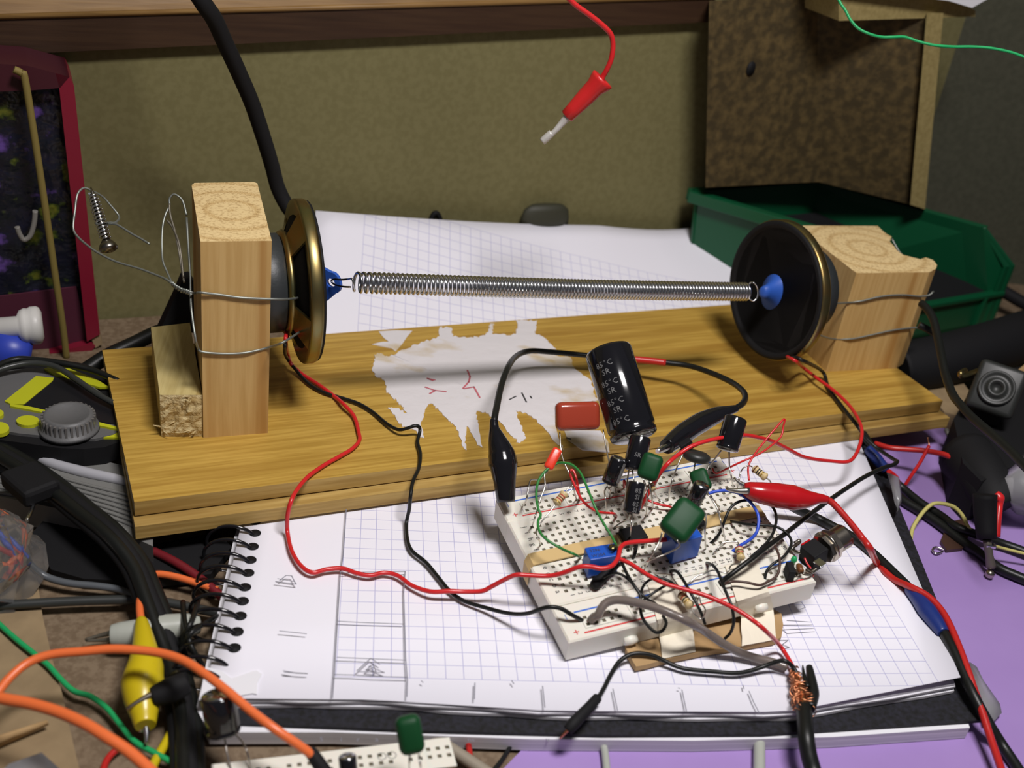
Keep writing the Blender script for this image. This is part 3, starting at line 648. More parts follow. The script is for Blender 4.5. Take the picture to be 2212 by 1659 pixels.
wire('speaker_lead', PV([(1700, 770, .440), (1720, 781, .434)]) + PZ([(1735, 794, .036), (1766, 818, .036), (1799, 842, .036), (1833, 874, .036), (1853, 904, .037), (1862, 932, .037), (1856, 965, .036), (1843, 990, .035), (1826, 998, .035), (1796, 996, .036), (1766, 993, .038), (1733, 986, .042), (1700, 969, .048), (1665, 952, .054), (1629, 943, .058), (1605, 940, .060), (1569, 944, .061), (1533, 951, .061), (1496, 963, .060), (1467, 981, .058)]) + PB([(1443, 1001, 19), (1424, 1025, 15), (1408, 1052, 9), (1392, 1080, 4), (1381, 1100, -.5)]),
     .00070, M['red'], 'red lead arching from the right speaker over the electronics to the middle of the breadboard', group='speaker leads')
wire('speaker_lead', PV([(1712, 770, .442), (1735, 779, .436)]) + PZ([(1777, 803, .036), (1790, 838, .0335), (1822, 882, .0335), (1852, 920, .0335), (1872, 948, .030), (1900, 972, .028), (1932, 993, .030), (1938, 997, .031), (1930, 1004, .032), (1910, 1010, .033), (1866, 1031, .035), (1799, 1075, .039), (1750, 1111, .041), (1700, 1150, .042), (1665, 1175, .0425)]) + PB([(1629, 1203, 6.5), (1593, 1230, 5), (1570, 1248, 3), (1556, 1258, 0)]),
     .00080, M['black'], 'black lead from the right speaker bent sharply beside the pad towards the front rail', group='speaker leads')
# ================================================================== BREADBOARD
def inv(x, y, wv=0):
    p = B(x, y, wv)-BO; return (p.dot(BU)*1000, p.dot(BV)*1000)
def cells(mb, fr, u0, v0, nu, nv, skip=()):
    """hole cells on a 2.54 mm pitch: flat ring plus a tapered recess"""
    h = 1.27
    for i in range(nu):
        for j in range(nv):
            cu, cv = u0+i*2.54, v0+j*2.54
            o = [fr(cu+a*h, cv+b*h, 0) for a, b in ((-1, -1), (1, -1), (1, 1), (-1, 1))]
            a_ = [fr(cu+a*.56, cv+b*.56, 0) for a, b in ((-1, -1), (1, -1), (1, 1), (-1, 1))]
            c_ = [fr(cu+a*.30, cv+b*.30, -.8) for a, b in ((-1, -1), (1, -1), (1, 1), (-1, 1))]
            mb.raw(o+a_, [[k, (k+1) % 4, 4+(k+1) % 4, 4+k] for k in range(4)], M['abs'])
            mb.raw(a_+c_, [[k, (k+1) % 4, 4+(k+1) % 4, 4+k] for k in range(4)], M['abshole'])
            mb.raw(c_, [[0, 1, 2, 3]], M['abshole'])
def slab(mb, fr, u0, u1, v0, v1, holes, ztop=0, zbot=-8.5):
    """solid with the top tiled around rectangular hole fields holes=[(uc0,vc0,nu,nv)]"""
    us = sorted({u0, u1} | {x for a, b, n, k in holes for x in (a-1.27, a+(n-1)*2.54+1.27)}); vs = sorted({v0, v1} | {x for a, b, n, k in holes for x in (b-1.27, b+(k-1)*2.54+1.27)})
    for i in range(len(us)-1):
        for j in range(len(vs)-1):
            cu, cv = (us[i]+us[i+1])/2, (vs[j]+vs[j+1])/2
            if any(a-1.27 < cu < a+(n-1)*2.54+1.27 and b-1.27 < cv < b+(k-1)*2.54+1.27 for a, b, n, k in holes): continue
            mb.raw([fr(us[i], vs[j], ztop), fr(us[i+1], vs[j], ztop), fr(us[i+1], vs[j+1], ztop), fr(us[i], vs[j+1], ztop)], [[0, 1, 2, 3]], M['abs'])
    c = .5
    q = [(u0, v0), (u1, v0), (u1, v1), (u0, v1)]; g = [(u0-c, v0-c), (u1+c, v0-c), (u1+c, v1+c), (u0-c, v1+c)]
    t = [fr(a, b, ztop) for a, b in q]; m_ = [fr(a, b, ztop-c) for a, b in g]; b_ = [fr(a, b, zbot) for a, b in g]
    for A_, B_ in ((t, m_), (m_, b_)): mb.raw(A_+B_, [[k, (k+1) % 4, 4+(k+1) % 4, 4+k] for k in range(4)], M['abs'])
    mb.raw(b_, [[0, 1, 2, 3]], M['abs'])
    for a, b, n, k in holes: cells(mb, fr, a, b, n, k)
UL, UR = -6.2, 76.6
bbd = thing('breadboard', 'cream solderless breadboard covered in components, tilted on the graph pad', 'breadboard', BB(35, 14, -8.5))
rg = [(1.3+k*15.24, 5) for k in range(5)]
mb = MB(); slab(mb, BB, UL, UR, -3.9, 12.0, [(0, 0, 30, 5)]); slab(mb, BB, UL, UR, 16.2, 32.0, [(0, 17.78, 30, 5)])
mb.box(BB((UL+UR)/2, 14.1, -5.6), (BU, BV, BW), ((UR-UL)*.001, .006, .0058), M['abs'])
mb.build('terminal_strip', bbd)
mb = MB(); slab(mb, BB, UL, UR, -17.6, -5.0, [(a, -13.6, 5, 2) for a, n in rg], -.15, -8.0); 
for u in (13.5, 58): mb.lathe(BB(u, -18.5, -5.6), BU, [(-2.2, .0), (-.0020, .0012), (0, .0016), (.0020, .0012)][1:], M['abs'], 16)
mb.build('power_rail', bbd)
mb = MB(); slab(mb, BB, UL, UR, 33.1, 42.8, [(a, 35.7, 5, 2) for a, n in rg], -.15); mb.build('power_rail', bbd)
mb = MB()
for v_, m_ in ((-8.3, M['inkb']), (-16.2, M['inkr']), (41.0, M['inkb']), (33.8, M['inkr'])):
    mb.raw([BB(-1, v_-.28, -.08), BB(74.6, v_-.28, -.08), BB(74.6, v_+.28, -.08), BB(-1, v_+.28, -.08)], [[0, 1, 2, 3]], m_)
mb.build('rail_stripes', bbd)['kind'] = 'stuff'
mb = MB()
for k, c_ in enumerate('abcde'): text(mb, c_, BB(-3.2, k*2.54+.9, 0), -BV, BU, .0026, M['ink'])
for k, c_ in enumerate('fghij'): text(mb, c_, BB(-3.2, 17.78+k*2.54+.9, 0), -BV, BU, .0026, M['ink'])
for k, c_ in enumerate('abcde'): text(mb, c_, BB(75.4, k*2.54+.9, 0), -BV, BU, .0026, M['ink'])
for k in range(30):
    text(mb, str(k+1), BB(k*2.54+.65, -1.55, 0), -BV, BU, .0020, M['ink']); text(mb, str(k+1), BB(k*2.54+.65, 31.5, 0), -BV, BU, .0020, M['ink'])
for u in (-4.2, 76.2):
    text(mb, '+', BB(u, -16.6, -.1), BU, BV, .0036, M['inkr']); text(mb, '+', BB(u, 33.6, -.1), BU, BV, .0036, M['inkr'])
    text(mb, '|', BB(u, -9.8, -.1), BU, BV, .0022, M['inkb']); text(mb, '|', BB(u, 39.3, -.1), BU, BV, .0022, M['inkb'])
mb.build('printed_marks', bbd)['kind'] = 'stuff'
mb = MB(); mb.box(BB((UL+UR)/2, 12.2, -9.3), (BU, BV, BW), ((UR-UL)*.001-.001, .056, .0015), M['foil'])
mb.build('adhesive_pad', bbd)
# rubber band lying in the centre channel and round the ends
rbp = [(UL-.9, 14, -8), (UL-1.0, 13.8, -2), (UL+.3, 14.2, .35), (10, 14.4, .45), (40, 14.2, .35), (70, 14.1, .45), (UR-.2, 13.9, .35), (UR+1.0, 13.6, -2), (UR+.9, 13.6, -8)]
mb = MB()
wv = 2.3; vs = []
for u, v_, w_ in rbp:
    vs += [BB(u, v_-wv, w_), BB(u, v_+wv, w_+.2), BB(u, v_+wv, w_+.7), BB(u, v_-wv, w_+.5)]
n = len(rbp); fs = [[i*4+k, i*4+(k+1) % 4, (i+1)*4+(k+1) % 4, (i+1)*4+k] for i in range(n-1) for k in range(4)]+[[0, 1, 2, 3], [n*4-4, n*4-3, n*4-2, n*4-1]]
mb.raw(vs, fs, M['band'])
tag(mb.build('rubber_band'), 'wide tan rubber band stretched along the centre channel of the big breadboard', 'rubber band')
# ================================================================== COMPONENT BUILDERS
def hole(p, mm=-.6):        # move a point on the board surface a little into the hole
    return p+BW*mm*.001
def electro(p0, p1, r, label, legs, stripe=None, txt=None, group='electrolytic capacitors', top=True):
    """p0 bottom centre, p1 top centre"""
    ax_ = (p1-p0); L_ = ax_.length; ax_.normalize(); t = thing('electrolytic_capacitor', label, 'capacitor', p0, group)
    _c = MB().lathe(p0, ax_, [(0, r*.80), (r*.06, r*.96), (r*.22, r), (r*.34, r*.93), (r*.46, r), (L_-r*.14, r), (L_-r*.03, r*.95), (L_, r*.86)], M['blackg'], 28); can = _c.build('can', t)
    cp = MB(); cp.lathe(p1-ax_*.0001, ax_, [(0, r*.86), (.00022, r*.84)], M['steel'] if top else M['blackg'], 24)
    a = ax_.orthogonal().normalized(); b = ax_.cross(a)
    for d in (a, b): cp.box(p1+ax_*.00015, (d, ax_.cross(d), ax_), (r*1.3, r*.08, .00012), M['steeld'])
    cp.build('vent_top', can)
    if stripe:
        # pale polarity stripe facing the camera side
        vw = (C-p0).normalized(); s1 = (vw-ax_*vw.dot(ax_)).normalized(); s2 = ax_.cross(s1); a0 = stripe; vs = []
        for z_ in (r*.5, L_-r*.2):
            for k in range(5):
                an = a0-.22+.44*k/4; vs.append(p0+ax_*z_+(s1*cos(an)+s2*sin(an))*(r+.00005))
        MB().raw(vs, [[k, k+1, 6+k, 5+k] for k in range(4)], M['inkw']).build('stripe', can)
    if txt:
        lines_, size, a0, pos = txt
        vw = (C-p0).normalized(); s1 = (vw-ax_*vw.dot(ax_)).normalized(); s2 = s1.cross(ax_)*-1
        s2 = ax_.cross(s1)
        mbx = MB()
        for (s_, z_) in pos:
            cu = bpy.data.curves.new('lettering', 'FONT'); cu.body = s_; cu.size = size; cu.resolution_u = 1; cu.align_x = 'CENTER'
            ob = bpy.data.objects.new('lettering', cu); COL.objects.link(ob)
            me = bpy.data.meshes.new_from_object(ob.evaluated_get(bpy.context.evaluated_depsgraph_get()))
            vs = []
            for v in me.vertices:
                an = a0+v.co.x/r; vs.append(p0+ax_*(z_+v.co.y)+(s1*cos(an)+s2*sin(an))*(r+.00005))
            mbx.raw(vs, [list(p.vertices) for p in me.polygons], M['inkw'])
            bpy.data.objects.remove(ob); bpy.data.meshes.remove(me); bpy.data.curves.remove(cu)
        mbx.build('print', can)['kind'] = 'stuff'
    for lg in legs: MB().tube(lg, .00026, M['lead'], 6, 4).build('leg', t)
    return t
def pill(p0, p1, wd, th, m, name, part_, label, legs, face=None, group=None, cat='capacitor', mat_leg=None):
    """rounded flattened body: p0-p1 length axis, wd width across, th thickness along face normal"""
    ax_ = (p1-p0); L_ = ax_.length; ax_.normalize(); c_ = (p0+p1)/2
    fn = face if face is not None else (C-c_); fn = (fn-ax_*fn.dot(ax_)).normalized(); sd = ax_.cross(fn)
    t = thing(name, label, cat, p0, group)
    bm = bmesh.new(); bmesh.ops.create_cube(bm, size=1)
    for v in bm.verts: v.co = Vector((v.co.x*L_, v.co.y*wd, v.co.z*th))
    bmesh.ops.bevel(bm, geom=bm.edges[:], offset=th*.42, segments=4, affect='EDGES', profile=.5)
    bm.verts.index_update(); vs = [c_+ax_*v.co.x+sd*v.co.y+fn*v.co.z for v in bm.verts]; fs = [[v.index for v in f.verts] for f in bm.faces]; bm.free()
    MB().raw(vs, fs, m, True).build(part_, t)
    for lg in legs: MB().tube(lg, .00026, mat_leg or M['lead'], 6, 4).build('leg', t)
    return t
def resistor(p0, p1, r, label, legs, bands, group='resistors'):
    ax_ = (p1-p0); L_ = ax_.length; ax_.normalize(); t = thing('resistor', label, 'resistor', p0.lerp(p1, .5), group)
    _r = MB().lathe(p0, ax_, [(0, r*.4), (L_*.04, r*.9), (L_*.10, r*1.12), (L_*.20, r*1.12), (L_*.28, r*.92), (L_*.72, r*.92), (L_*.80, r*1.12), (L_*.90, r*1.12), (L_*.96, r*.9), (L_, r*.4)], M['resist'], 18)
    bd_ = _r.build('body', t)
    for f, m_ in zip((.15, .36, .50, .66), bands):
        rr = r*(1.15 if f < .2 else .95); MB().lathe(p0+ax_*(L_*f-.00022), ax_, [(0, rr*.98), (0, rr), (.00042, rr), (.00042, rr*.98)], m_, 18).build('colour_band', bd_)
    for lg in legs: MB().tube(lg, .00024, M['lead'], 6, 4).build('leg', t)
    return t
b1, b2, b3, b4 = M['band1'], M['band2'], M['band3'], M['band4']
# ---- capacitors
electro(V(1371, 946, .352), V(1313, 756, .362), .0079, 'large black electrolytic capacitor leaning back above the middle of the breadboard',
        [[V(1362, 940, .354), V(1360, 1000, .352), V(1352, 1060, .350), hole(B(1350, 1075, 0))], [V(1380, 944, .352), V(1388, 1010, .350), V(1392, 1060, .348), hole(B(1393, 1078, 0))]],
        txt=(None, .0029, -.34, [('85°C', .0238), ('SR', .0210), ('85°C', .0172), ('SR', .0144), ('85°C', .0106), ('SR', .0078), ('85°C', .0040)]), top=False)
electro(V(1368, 1016, .343), V(1384, 944, .345), .0034, 'black electrolytic capacitor in front of the large leaning one', [[V(1366, 1016, .343), V(1372, 1060, .342), hole(B(1370, 1092, 0))]], txt=(None, .0020, .1, [('SR', .004)]))
electro(V(1317, 1044, .343), V(1338, 990, .341), .0028, 'stubby black electrolytic capacitor with a silver top left of the large leaning one',
        [[V(1312, 1050, .344), V(1306, 1062, .343), V(1309, 1085, .341), hole(B(1311, 1116, 0))], [V(1320, 1050, .343), V(1318, 1062, .342), hole(B(1317, 1072, 0))]], stripe=.9)
electro(V(1363, 1108, .330), V(1376, 1042, .331), .0027, 'slim black electrolytic capacitor with white numbers beside the red lead end',
        [[V(1362, 1110, .331), B(1356, 1122, 5), B(1340, 1130, 2), hole(B(1320, 1142, 0))], [V(1365, 1110, .331), V(1363, 1140, .329), hole(B(1361, 1165, 0), 0)]], txt=(None, .0021, .35, [('85', .0062), ('SI', .0043), ('85', .0021), ('SI', .0003)]))
electro(V(1497, 1086, .334), V(1517, 1047, .331), .0025, 'small black electrolytic capacitor with a pale top leaning on the biggest green capacitor',
        [[V(1500, 1088, .334), V(1524, 1110, .334), V(1523, 1150, .334), hole(B(1525, 1185, 0))], [V(1493, 1090, .335), V(1500, 1120, .335), hole(B(1498, 1140, 0))]])
electro(V(1570, 972, .358), V(1590, 903, .360), .0038, 'black electrolytic capacitor standing on long legs near the upper right of the breadboard',
        [[V(1558, 973, .358), V(1545, 990, .358), V(1531, 1008, .358), V(1525, 1020, .358), hole(B(1522, 1040, 0))], [V(1575, 976, .358), V(1576, 1010, .358), V(1581, 1035, .357), hole(B(1586, 1058, 0))]], txt=(None, .0018, 0, [('SAMXON', .0040)][:0]), top=False)
pill(V(1200, 900, .352), V(1294, 897, .356), .0093, .0046, M['filmred'], 'film_capacitor', 'body', 'glossy brick red film capacitor on long legs above the left of the breadboard',
     [[V(1209, 933, .352), V(1212, 975, .350), V(1219, 1000, .348), V(1233, 1030, .346), V(1240, 1060, .344), hole(B(1246, 1077, 0))], [V(1303, 928, .356), V(1308, 960, .354), V(1314, 990, .351), V(1322, 1030, .348), hole(B(1332, 1062, 0))]])
pill(V(1395, 1036, .335), V(1414, 981, .336), .0066, .0042, M['capgreen'], 'film_capacitor', 'body', 'upright green film capacitor just left of the thick red lead',
     [[V(1391, 1037, .336), V(1398, 1060, .337), V(1397, 1085, .338), hole(B(1397, 1113, 0))], [V(1402, 1040, .336), V(1408, 1075, .337), hole(B(1411, 1096, 0))]], group='green film capacitors')
pill(V(1448, 1158, .322), V(1500, 1090, .326), .0096, .0052, M['capgreen'], 'film_capacitor', 'body', 'biggest green film capacitor tilted above the right blue trimmer',
     [[V(1430, 1150, .322), V(1424, 1170, .322), V(1405, 1205, .321), hole(B(1392, 1228, 0))], [V(1462, 1166, .320), V(1468, 1180, .320), V(1440, 1196, .321), V(1400, 1212, .322), hole(B(1386, 1222, 0))]], group='green film capacitors')
pill(V(1522, 1060, .338), V(1505, 1015, .341), .0056, .0034, M['capgreen'], 'film_capacitor', 'body', 'narrow green film capacitor at the back of the breadboard by the blue wire',
     [[V(1526, 1060, .338), V(1535, 1075, .336), V(1550, 1100, .334), V(1560, 1140, .332), hole(B(1569, 1170, 0))], [V(1520, 1062, .338), V(1540, 1078, .337), hole(B(1556, 1098, 0))]], group='green film capacitors')
MB_ = MB(); cdk = V(1503, 993, .352); MB_.lathe(cdk, (C-cdk).normalized()*-.35+Z3, [(-.0006, .003), (0, .0043), (.0010, .0046), (.0020, .0043), (.0026, .0032)], M['dark'], 28)
tt_ = thing('disc_component', 'dark olive disc shaped component lying behind the narrow green capacitor', 'component', cdk)
MB_.build('disc', tt_); MB().tube([cdk-Z3*.0006, V(1498, 1020, .351), hole(B(1492, 1040, 0))], .00026, M['lead'], 6).build('leg', tt_)
pill(V(1183, 1013, .343), V(1206, 969, .345), .0032, .0022, M['ledred'], 'led', 'lens', 'small rectangular red LED at the left end of the breadboard',
     [[V(1178, 1014, .343), V(1176, 1028, .342), V(1177, 1051, .341), V(1167, 1078, .339), V(1161, 1100, .337), V(1154, 1122, .335), hole(B(1150, 1134, 0))], [V(1184, 1016, .343), V(1176, 1025, .343), V(1165, 1035, .344), V(1147, 1037, .345), V(1142, 1052, .345), V(1137, 1080, .344), hole(B(1128, 1092, 0))]], cat='led')
# ---- resistors
resistor(V(1200, 1089, .334), V(1221, 1064, .336), .00125, 'tan resistor with a red band leaning beside the left green wires',
         [[V(1221, 1064, .336), V(1229, 1053, .337), V(1237, 1049, .337), V(1236, 1055, .337), V(1226, 1068, .336)], [V(1200, 1089, .334), V(1190, 1103, .333), V(1178, 1117, .332), V(1163, 1137, .331), V(1158, 1150, .329), V(1163, 1163, .327), hole(B(1169, 1174, 0))]], (b4, b2, b1, b2))
resistor(V(1627, 1010, .362), V(1656, 1033, .360), .00125, 'tan resistor with black bands standing above the red crocodile clip',
         [[V(1627, 1010, .362), V(1618, 1006, .363), V(1607, 1010, .363), V(1599, 1022, .363), V(1596, 1040, .362), hole(B(1593, 1054, 0))], [V(1656, 1033, .360), V(1665, 1042, .359), V(1661, 1058, .357), V(1645, 1070, .355), hole(B(1636, 1080, 0), 0)]], (b1, b3, b3, b4))
resistor(B(1596, 1183, 3.5), B(1601, 1208, 3.2), .00120, 'tan resistor at the end of the blue jumper wire',
         [[B(1596, 1183, 3.5), B(1594, 1172, 3.5), B(1580, 1170, 3.5), B(1560, 1173, 3), B(1549, 1187, 2), hole(B(1537, 1199, 0))], [B(1601, 1208, 3.2), B(1596, 1217, 3), B(1580, 1221, 3), B(1574, 1232, 3), B(1568, 1238, 2), B(1540, 1232, 2.5), B(1520, 1240, 2.5), B(1505, 1245, 2), B(1490, 1258, 1), hole(B(1484, 1262, 0), 0)]], (b2, b1, b2, b4))
resistor(B(1470, 1281, 4.5), B(1493, 1311, 4.5), .00130, 'tan resistor crossing the front tape beside the red lead',
         [[B(1470, 1281, 4.5), B(1465, 1266, 4.5), B(1455, 1252, 4), B(1447, 1242, 3), B(1430, 1240, 2), hole(B(1408, 1235, 0))], [B(1493, 1311, 4.5), B(1500, 1326, 4), B(1513, 1337, 4), B(1521, 1329, 4), B(1523, 1315, 4), B(1514, 1303, 3.5), B(1511, 1290, 2), hole(B(1510, 1287, 0))]], (b1, b2, b3, b4))
resistor(V(1404, 1046, .342), V(1412, 1060, .341), .0011, 'small tan resistor half hidden behind the thick red lead',
         [[V(1412, 1060, .341), B(1420, 1075, 3), B(1432, 1086, 1), hole(B(1440, 1090, 0))], [V(1404, 1046, .342), B(1398, 1050, 5), hole(B(1385, 1085, 0))]], (b1, b3, b1, b4))
# ---- trimmers
def trimmer(px, py, yaw, label, sz=(.0097, .0052, .0074), lift=0.3, tilt=0):
    c0 = B(px, py, lift); rz = Matrix.Rotation(yaw, 3, BW); rx = Matrix.Rotation(tilt, 3, rz @ BU)
    a, b, c_ = rx @ (rz @ BU), rx @ (rz @ BV), rx @ BW; t = thing('trimmer_potentiometer', label, 'trimmer', c0, 'blue trimmers')
    m = MB().box(c0+c_*(sz[2]/2+.0006), (a, b, c_), sz, M['trim'], .00025)
    for u in (-.42, .42):
        for v in (-.35, .35): m.box(c0+a*sz[0]*u+b*sz[1]*v+c_*.0004, (a, b, c_), (.0012, .0010, .0010), M['trim'])
    hs_ = m.build('housing', t)
    p = c0+c_*(sz[2]+.0006)+a*sz[0]*.34+b*sz[1]*.10
    MB().lathe(p, c_, [(0, .0011), (.0009, .0011), (.0010, .0010)], M['brass'], 20).box(p+c_*.00095, ((a+b).normalized(), (a-b).normalized(), c_), (.0021, .0003, .0002), M['blackm']).build('adjusting_screw', hs_)
    m = MB(); o = c0+c_*(sz[2]+.0006)-a*sz[0]*.40
    text(m, '3296', o+b*.0003, a, b, .0017, M['ink']); text(m, 'W204', o-b*.0018, a, b, .0017, M['ink']); m.build('print', hs_)['kind'] = 'stuff'
    return t
trimmer(1294, 1231, radians(-4), 'blue trimmer with a brass screw near the left end, red lead crossing its front', lift=.6)
trimmer(1466, 1197, radians(4), 'blue trimmer standing below the biggest green capacitor', sz=(.0097, .0066, .0088), lift=.4)
# ---- integrated circuits over the channel
def ic(u, v, n, label):
    Ln = n*2.54*.001; t = thing('integrated_circuit', label, 'chip', BB(u, v, 0), 'small chips')
    pk_ = MB().box(BB(u, v, 2.4), (BU, BV, BW), (Ln, .0058, .0024), M['blackm'], .0003).build('package', t)
    for k in range(n):
        for s_ in (-1, 1):
            x = u+(k-(n-1)/2)*2.54
            MB().box(BB(x, v+s_*3.7, 2.4), (BU, BV, BW), (.0012, .0012, .00025), M['lead']).box(BB(x, v+s_*4.1, .9), (BU, BV, BW), (.0009, .00025, .0032), M['lead']).build('pin', pk_)
u_, v_ = inv(1364, 1170, 2); ic(u_+1.5, 13.6, 3, 'black multi pin chip straddling the channel behind the red lead loop')
u_, v_ = inv(1507, 1150, 2); ic(u_, 14.1, 3, 'black chip half hidden under the biggest green capacitor')
# ---- black sleeved stub
t = thing('sleeved_lead', 'fat black sleeved stub leaning between the left trimmer and the number row', 'wire', hole(B(1283, 1262, 0)))
MB().lathe(B(1282, 1266, 1.8), (B(1337, 1213, 4.5)-B(1282, 1266, 1.8)), [(-.0004, .0010), (.0002, .0015), (.001, .0017), (.004, .00155), (.0075, .0014), (.0112, .0012)], M['blackm'], 18).build('sleeve', t)
MB().tube([B(1284, 1264, 1.5), hole(B(1280, 1271, 0))], .0003, M['lead'], 6).build('leg', t)
# ================================================================== JUMPER WIRES
JW = 'jumper wires on the breadboard'
def jw(pts, r, m, label, nm='jumper_wire'): return wire(nm, pts, r, m, label, 'wire', JW, 8, 5)
jw([V(1198, 1003, .344), V(1206, 1000, .344), V(1220, 1000, .343), V(1237, 1005, .342), V(1254, 1022, .340), V(1267, 1050, .337), V(1279, 1080, .333), V(1291, 1107, .331), V(1306, 1134, .328), V(1321, 1158, .326), V(1331, 1178, .325), hole(B(1333, 1190, 0), 0)], .00042, M['green'], 'thin green wire arching from the red LED down to the left trimmer screw')
jw([V(1204, 1001, .344), V(1190, 1008, .343), V(1175, 1021, .342), V(1162, 1042, .340), V(1158.5, 1071, .337), V(1163, 1100, .334), V(1168, 1112, .333), V(1162, 1128, .331), V(1166, 1149, .328), V(1183, 1167, .326), V(1213, 1185, .325), V(1240, 1197, .322), hole(B(1254, 1204, 0), 0)], .00042, M['green'], 'thin green wire looping down the left end of the board behind the left trimmer')
jw([hole(B(1253, 1077, 0)), V(1250, 1060, .342), V(1245, 1035, .344), V(1239, 1018, .345), V(1233, 1016, .345), V(1233, 1028, .344), V(1243, 1052, .342), V(1256, 1078, .339), V(1275, 1097, .336), V(1300, 1107, .335), V(1325, 1109, .334), hole(B(1332, 1112, 0))], .00042, M['red'], 'thin red wire bent into a narrow loop at the left of the board')
jw([hole(B(1349, 1052, 0)), B(1348, 1038, 8), B(1353, 1048, 6), B(1358, 1062, 3), hole(B(1359, 1070, 0))], .00040, M['red'], 'tiny red wire behind the slim numbered capacitor')
jw([B(1396, 1078, 3), B(1405, 1083, 3), B(1425, 1090, 2.5), B(1445, 1094, 2), hole(B(1462, 1100, 0))], .00040, M['red'], 'short red wire lying flat to the right of the thick red lead')
jw([B(1528, 1067, 12), B(1549, 1061, 13), B(1574, 1060, 13.5), B(1598, 1067, 13), B(1619, 1083, 11.5), B(1633, 1102, 9.5), B(1639, 1122, 8), B(1635, 1148, 6), B(1622, 1164, 4), B(1600, 1178, 2), hole(B(1581, 1190, 0))], .00052, M['blue'], 'blue wire arching over the right end of the breadboard')
jw([hole(B(1533, 1173, 0)), B(1554, 1153, 3), B(1566, 1122, 7), B(1576, 1100, 9), B(1590, 1087, 10), B(1607, 1081, 10.5), B(1629, 1081, 10), B(1656, 1086, 9), B(1672, 1100, 8), B(1677, 1122, 7), B(1670, 1151, 6.5), B(1658, 1170, 6), B(1641, 1187, 5.8), B(1622, 1203, 5)], .00046, M['black'], 'thin black wire making a tall loop under the red crocodile clip')
jw([hole(B(1574, 1122, 0)), B(1590, 1128, 3), B(1610, 1132, 5), B(1640, 1134, 6), B(1668, 1136, 6), B(1690, 1144, 5.5), B(1706, 1160, 5), B(1709, 1177, 4.5), B(1694, 1201, 4), B(1670, 1218, 3), B(1656, 1234, 1.5), hole(B(1653, 1252, 0))], .00044, M['black'], 'thin black wire curving round the right end of the breadboard')
jw([B(1674, 1180, 5), B(1683, 1201, 5), B(1684, 1225, 4), B(1677, 1245, 3), B(1658, 1257, 2.5), B(1641, 1264, 2.5), B(1617, 1259, 3), B(1593, 1256, 3), B(1573, 1258, 3), hole(B(1560, 1266, 0), 0)], .00042, M['brown'], 'brown wire running along the front rail to the right end')
jw([hole(B(1448, 1231, 0)), B(1461, 1234, 4), B(1474, 1250, 6.5), B(1487, 1272, 7.5), B(1497, 1290, 7), B(1508, 1310, 6), B(1516, 1328, 4), B(1523, 1348, 1)], .00048, M['black'], 'black wire dropping over the front edge beside the front resistor')
jw([hole(B(1526, 1213, 0)), B(1538, 1220, 4), B(1550, 1234, 6.5), B(1559, 1256, 8), B(1568, 1279, 8), B(1579, 1305, 7), B(1584, 1328, 5), B(1584, 1350, 2), B(1577, 1368, -2), B(1566, 1379, -5)], .00048, M['black'], 'black wire hanging over the front edge between the two tapes')
jw([B(1290, 1258, 1), B(1304, 1247, 4), B(1317, 1240, 5), B(1333, 1238, 6), B(1349, 1245, 6), B(1367, 1262, 6), B(1384, 1282, 5.5), B(1398, 1294, 4.5), B(1415, 1303, 2), hole(B(1420, 1306, 0))], .00042, M['black'], 'thin black wire arching from the sleeved stub towards the clear sleeve')
jw([B(1343, 1214, 7), B(1353, 1237, 7), B(1369, 1264, 7), B(1383, 1286, 6), B(1383, 1306, 5), B(1386, 1330, 3.5), B(1399, 1351, 2), B(1417, 1366, .8), B(1432, 1361, .6), B(1439, 1345, .5), B(1432, 1330, .4)], .00050, M['black'], 'black wire coiled in a small loop below the clear sleeve')
jw([hole(B(1387, 1290, 0)), B(1386, 1275, 3), B(1395, 1259, 5), B(1413, 1249, 6), B(1434, 1250, 6), B(1452, 1259, 5), hole(B(1462, 1268, 0), 0)], .00042, M['black'], 'thin black wire arch just above the long red lead')
jw([B(1384, 1300, 4), B(1396, 1292, 4), B(1414, 1279, 5), B(1432, 1268, 5), B(1440, 1264, 4)], .00042, M['black'], 'short black wire crossing under the long red lead')
jw([hole(B(1376, 1164, 0)), B(1376, 1172, 2), B(1372, 1195, 2), hole(B(1366, 1206, 0))], .00050, M['black'], 'tiny black wire below the black chip')
jw([B(1539, 1012, 2), B(1543, 1020, 2), B(1551, 1022, 3), B(1569, 1013, 6), B(1605, 996, 10)] + PV([(1641, 980, .366), (1668, 961, .368), (1687, 943, .370), (1692, 922, .371), (1694, 905, .371), (1672, 929, .369), (1656, 948, .368), (1637, 972, .366), (1622, 994, .364), (1616, 1012, .363), (1618, 1038, .361)]), .00034, M['red'], 'thin red wire twisted up behind the red crocodile clip')
